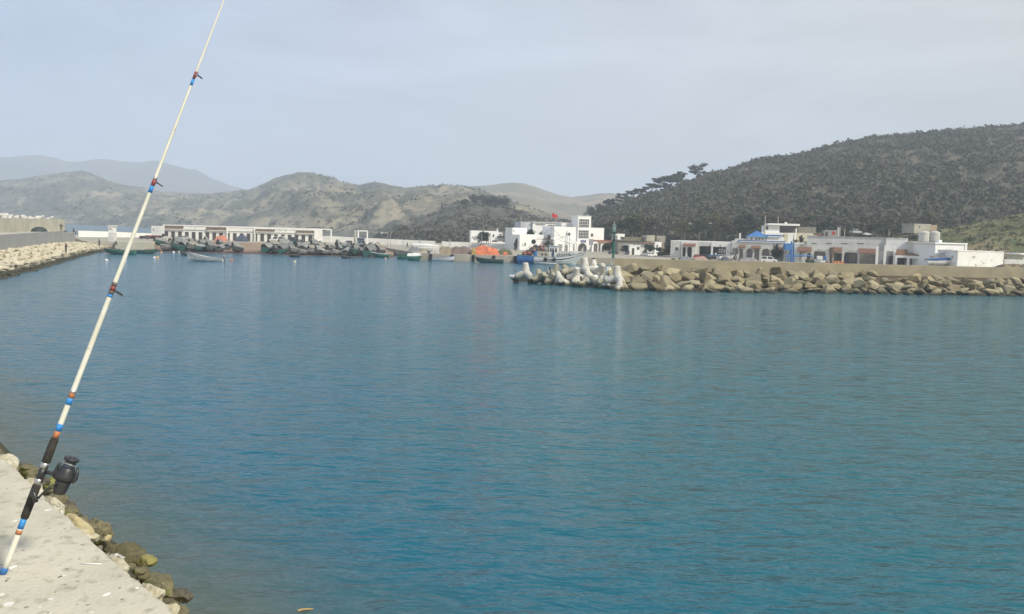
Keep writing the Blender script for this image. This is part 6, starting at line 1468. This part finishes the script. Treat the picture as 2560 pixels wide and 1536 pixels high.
mm.build('rungs', bluep, gt); MB().chain([(gx(1980), 0, gz(606)), (gx(1981), 0, gz(582))], .06, 5).build('pole', darkmetal, gt)
boats_ashore = [('green and pink wooden boat propped up in the yard', 2016, 2058, 183, hull_green, mat('pink_trim', (.40, .18, .17)), None, .25), ('white boat with dark cabin openings on supports before the long warehouse', 2034, 2062, 182, hull_white, greenp, None, 2.9), ('boat under grey net frames at the left end of the yard', 1792, 1835, 196, hull_white, hull_dark, None, .3), ('dark boat hauled out in front of the arcaded shops', 1768, 1806, 199, hull_dark, bluep, None, .1),
                ('long boat covered with blue tarpaulin before the grey gabled hut', 2316, 2381, 174, hull_white, bluep, mat('blue_tarpaulin', (.03, .09, .26), (.02, .06, .18), scale=2, bump=.05), 0)]
for lb_, a, b_, d, hm, tm, cv, rz in boats_ashore:
    o = make_boat(lb_, 'boats ashore behind the right wall', (b_-a)*d/FPX, 1.8, .85, hm, tm, None, cv, seed=a, ridge=.3); p = at((a+b_)/2, 650, d); o.location = (p.x, p.y, ZL+.15 if not cv else 2.3); o.rotation_euler = (0, 0, rz)
    mb = MB(); L2 = (b_-a)*d/FPX*.3
    for x in (-L2, L2):
        for y in (-.6, .6): mb.box(x-.1, x+.1, y-.1, y+.1, -.15 if not cv else -.85, .3)
    mb.build('cradle', bark, o)
    if 'cabin' in lb_:
        cb = MB().box(-.6, .5, -.6, .6, .8, 1.7).build('cabin', hull_white, o, bevel=.05)
        for x in (-.45, .0): MB().box(x, x+.3, -.63, -.601, 1.1, 1.5).build('window', darkglass, cb)
nf = MB(); p = at(1818, 640, 195)
for i in range(7): nf.chain([(-2+i*.65, 0, 0), (-1.6+i*.5, .2, 2.1+.3*math.sin(i*2)), (-1.2+i*.55, .3, 1.2)], .05, 5)
for z in (.8, 1.4, 1.9): nf.chain([(-2.1, .1, z), (2.0, .2, z+.2)], .04, 5)
o = nf.build('drying_rack', galv); o.location = (p.x, p.y, ZL+.5); tag(o, 'tangle of pale poles and net frames over the left yard boat', 'rack')
p = at(2076, 658, 186); nr = empty('net_rack', (p.x, p.y, ZL), 0, 'tall brown nets hung on a leaning pole before the long warehouse', 'nets')
MB().chain([(-2.6, 0, 2.2), (.6, 0, 3.7)], .06, 5).chain([(.3, 0, 0), (.5, 0, 3.7)], .07, 5).build('pole', bark, nr)
mound_rows = [[(.1+.5*math.cos(a)*(.5+.5*z/3.4)*1.0, .3*math.sin(a), z*1.05) for a in lin(0, 2*math.pi, 10)[:-1]] for z in (0, .8, 1.7, 2.6, 3.4)]
MB().grid(mound_rows, close=True).build('net', mat('brown_hanging_net', (.12, .085, .055), (.08, .06, .045), scale=3, bump=.08), nr)
p = at(2062, 650, 186); o = MB().lathe([(.3, 0), (.33, .05), (.33, .95), (.25, 1.0)], 14).build('barrel', bluep); o.location = (p.x, p.y, ZL+.75); tag(o, 'blue barrel on the stacked pallets left of the hung nets', 'barrel')
o = MB().box(-.6, .6, -.5, .5, 0, .12).box(-.6, .6, -.5, .5, .3, .42).box(-.55, -.4, -.5, .5, .12, .3).box(.4, .55, -.5, .5, .12, .3).box(-.6, .6, -.5, .5, .62, .74).box(-.55, -.4, -.5, .5, .42, .62).box(.4, .55, -.5, .5, .42, .62).build('pallet_stack', bark); o.location = (p.x, p.y, ZL); tag(o, 'stack of dark pallets under the blue barrel', 'pallets')
for i, (px, k, lb_) in enumerate(((2087, 0, 'orange fish crate, bottom left of the crate stacks'), (2087, 1, 'orange fish crate, top of the left crate stack'), (2096, 0, 'orange fish crate, bottom of the middle crate stack'), (2096, 1, 'orange fish crate, top of the middle crate stack'), (2105, 0, 'orange fish crate, bottom right of the crate stacks'), (2105, 1, 'orange fish crate, top of the right crate stack'))):
    p = at(px, 655, 184); w_ = .33; o = MB().box(-w_, w_, -.25, .25, 0, .05).box(-w_, -w_+.04, -.25, .25, .05, .42).box(w_-.04, w_, -.25, .25, .05, .42).box(-w_+.04, w_-.04, -.25, -.21, .05, .42).box(-w_+.04, w_-.04, .21, .25, .05, .42).build('fish_crate', mat('orange_crate', (.50, .20, .07))); o.location = (p.x, p.y, ZL+k*.43); tag(o, lb_, 'crate', 'orange fish crates')
p = at(1683.5, 646, 186); o = MB().chain([(.33*math.cos(a), .33*math.sin(a), .12) for a in lin(0, 2*math.pi, 14)], .13, 7).chain([(.33*math.cos(a), .33*math.sin(a), .36) for a in lin(0, 2*math.pi, 14)], .13, 7).build('tyre', rubber); o.location = (p.x, p.y, ZL); tag(o, 'pile of black tyres on the pavement left of the red car', 'tyres')
for nm, lb_, a, b_, d, dep, hh, m_ in (('net_pile', 'low blue grey net heap on the ground before the arcaded shops', 1700, 1732, 194, 3, .7, mat('blue_grey_nets', (.20, .21, .23), (.14, .15, .17), scale=2, bump=.05)), ('net_pile', 'pinkish net heap behind the wall left of the dark boat', 1735, 1772, 192, 3, .8, mat('pink_nets', (.38, .28, .22), (.26, .2, .16), scale=2, bump=.05)),
        ('net_pile', 'mauve grey net heap below the blue edged arcade arches', 1850, 1900, 190, 3, .9, mat('mauve_nets', (.26, .24, .26), (.20, .17, .16), scale=1.5, bump=.05)), ('net_pile', 'dark blue heap beside the net frames', 1806, 1826, 190, 2, 1.0, mat('navy_heap', (.05, .06, .10), (.1, .1, .11), scale=2, bump=.05)),
        ('timber_stack', 'heap of dark boards and yellow wood at the right border', 2502, 2600, 160, 3, .9, mat('mixed_boards', (.24, .19, .09), (.07, .065, .06), scale=1.6, bump=.06)), ('net_pile', 'rust red net heap between the boats before the long warehouse', 2058, 2080, 181, 2, .75, mat('rust_nets', (.24, .09, .06), (.14, .08, .06), scale=3, bump=.05)),
        ('net_pile', 'orange pink cover over gear before the middle boat stores', 534, 563, 262, 3, 1.5, mat('orange_cover', (.52, .20, .14), (.42, .15, .10), scale=2)), ('net_pile', 'dark blue covered heap before the middle boat stores', 588, 614, 262, 3, 2.0, mat('blue_cover', (.075, .09, .14), (.05, .06, .09), scale=2)), ('net_pile', 'pale canvas heap right of the white box lorry', 397, 426, 258, 4, 1.0, mat('canvas', (.40, .38, .34), (.3, .28, .25), scale=2))):
    mound(nm, lb_, 'nets' if nm == 'net_pile' else 'timber', a, b_, d, dep, hh, m_, a, py=640, z=ZL if a < 2500 else 2.3)
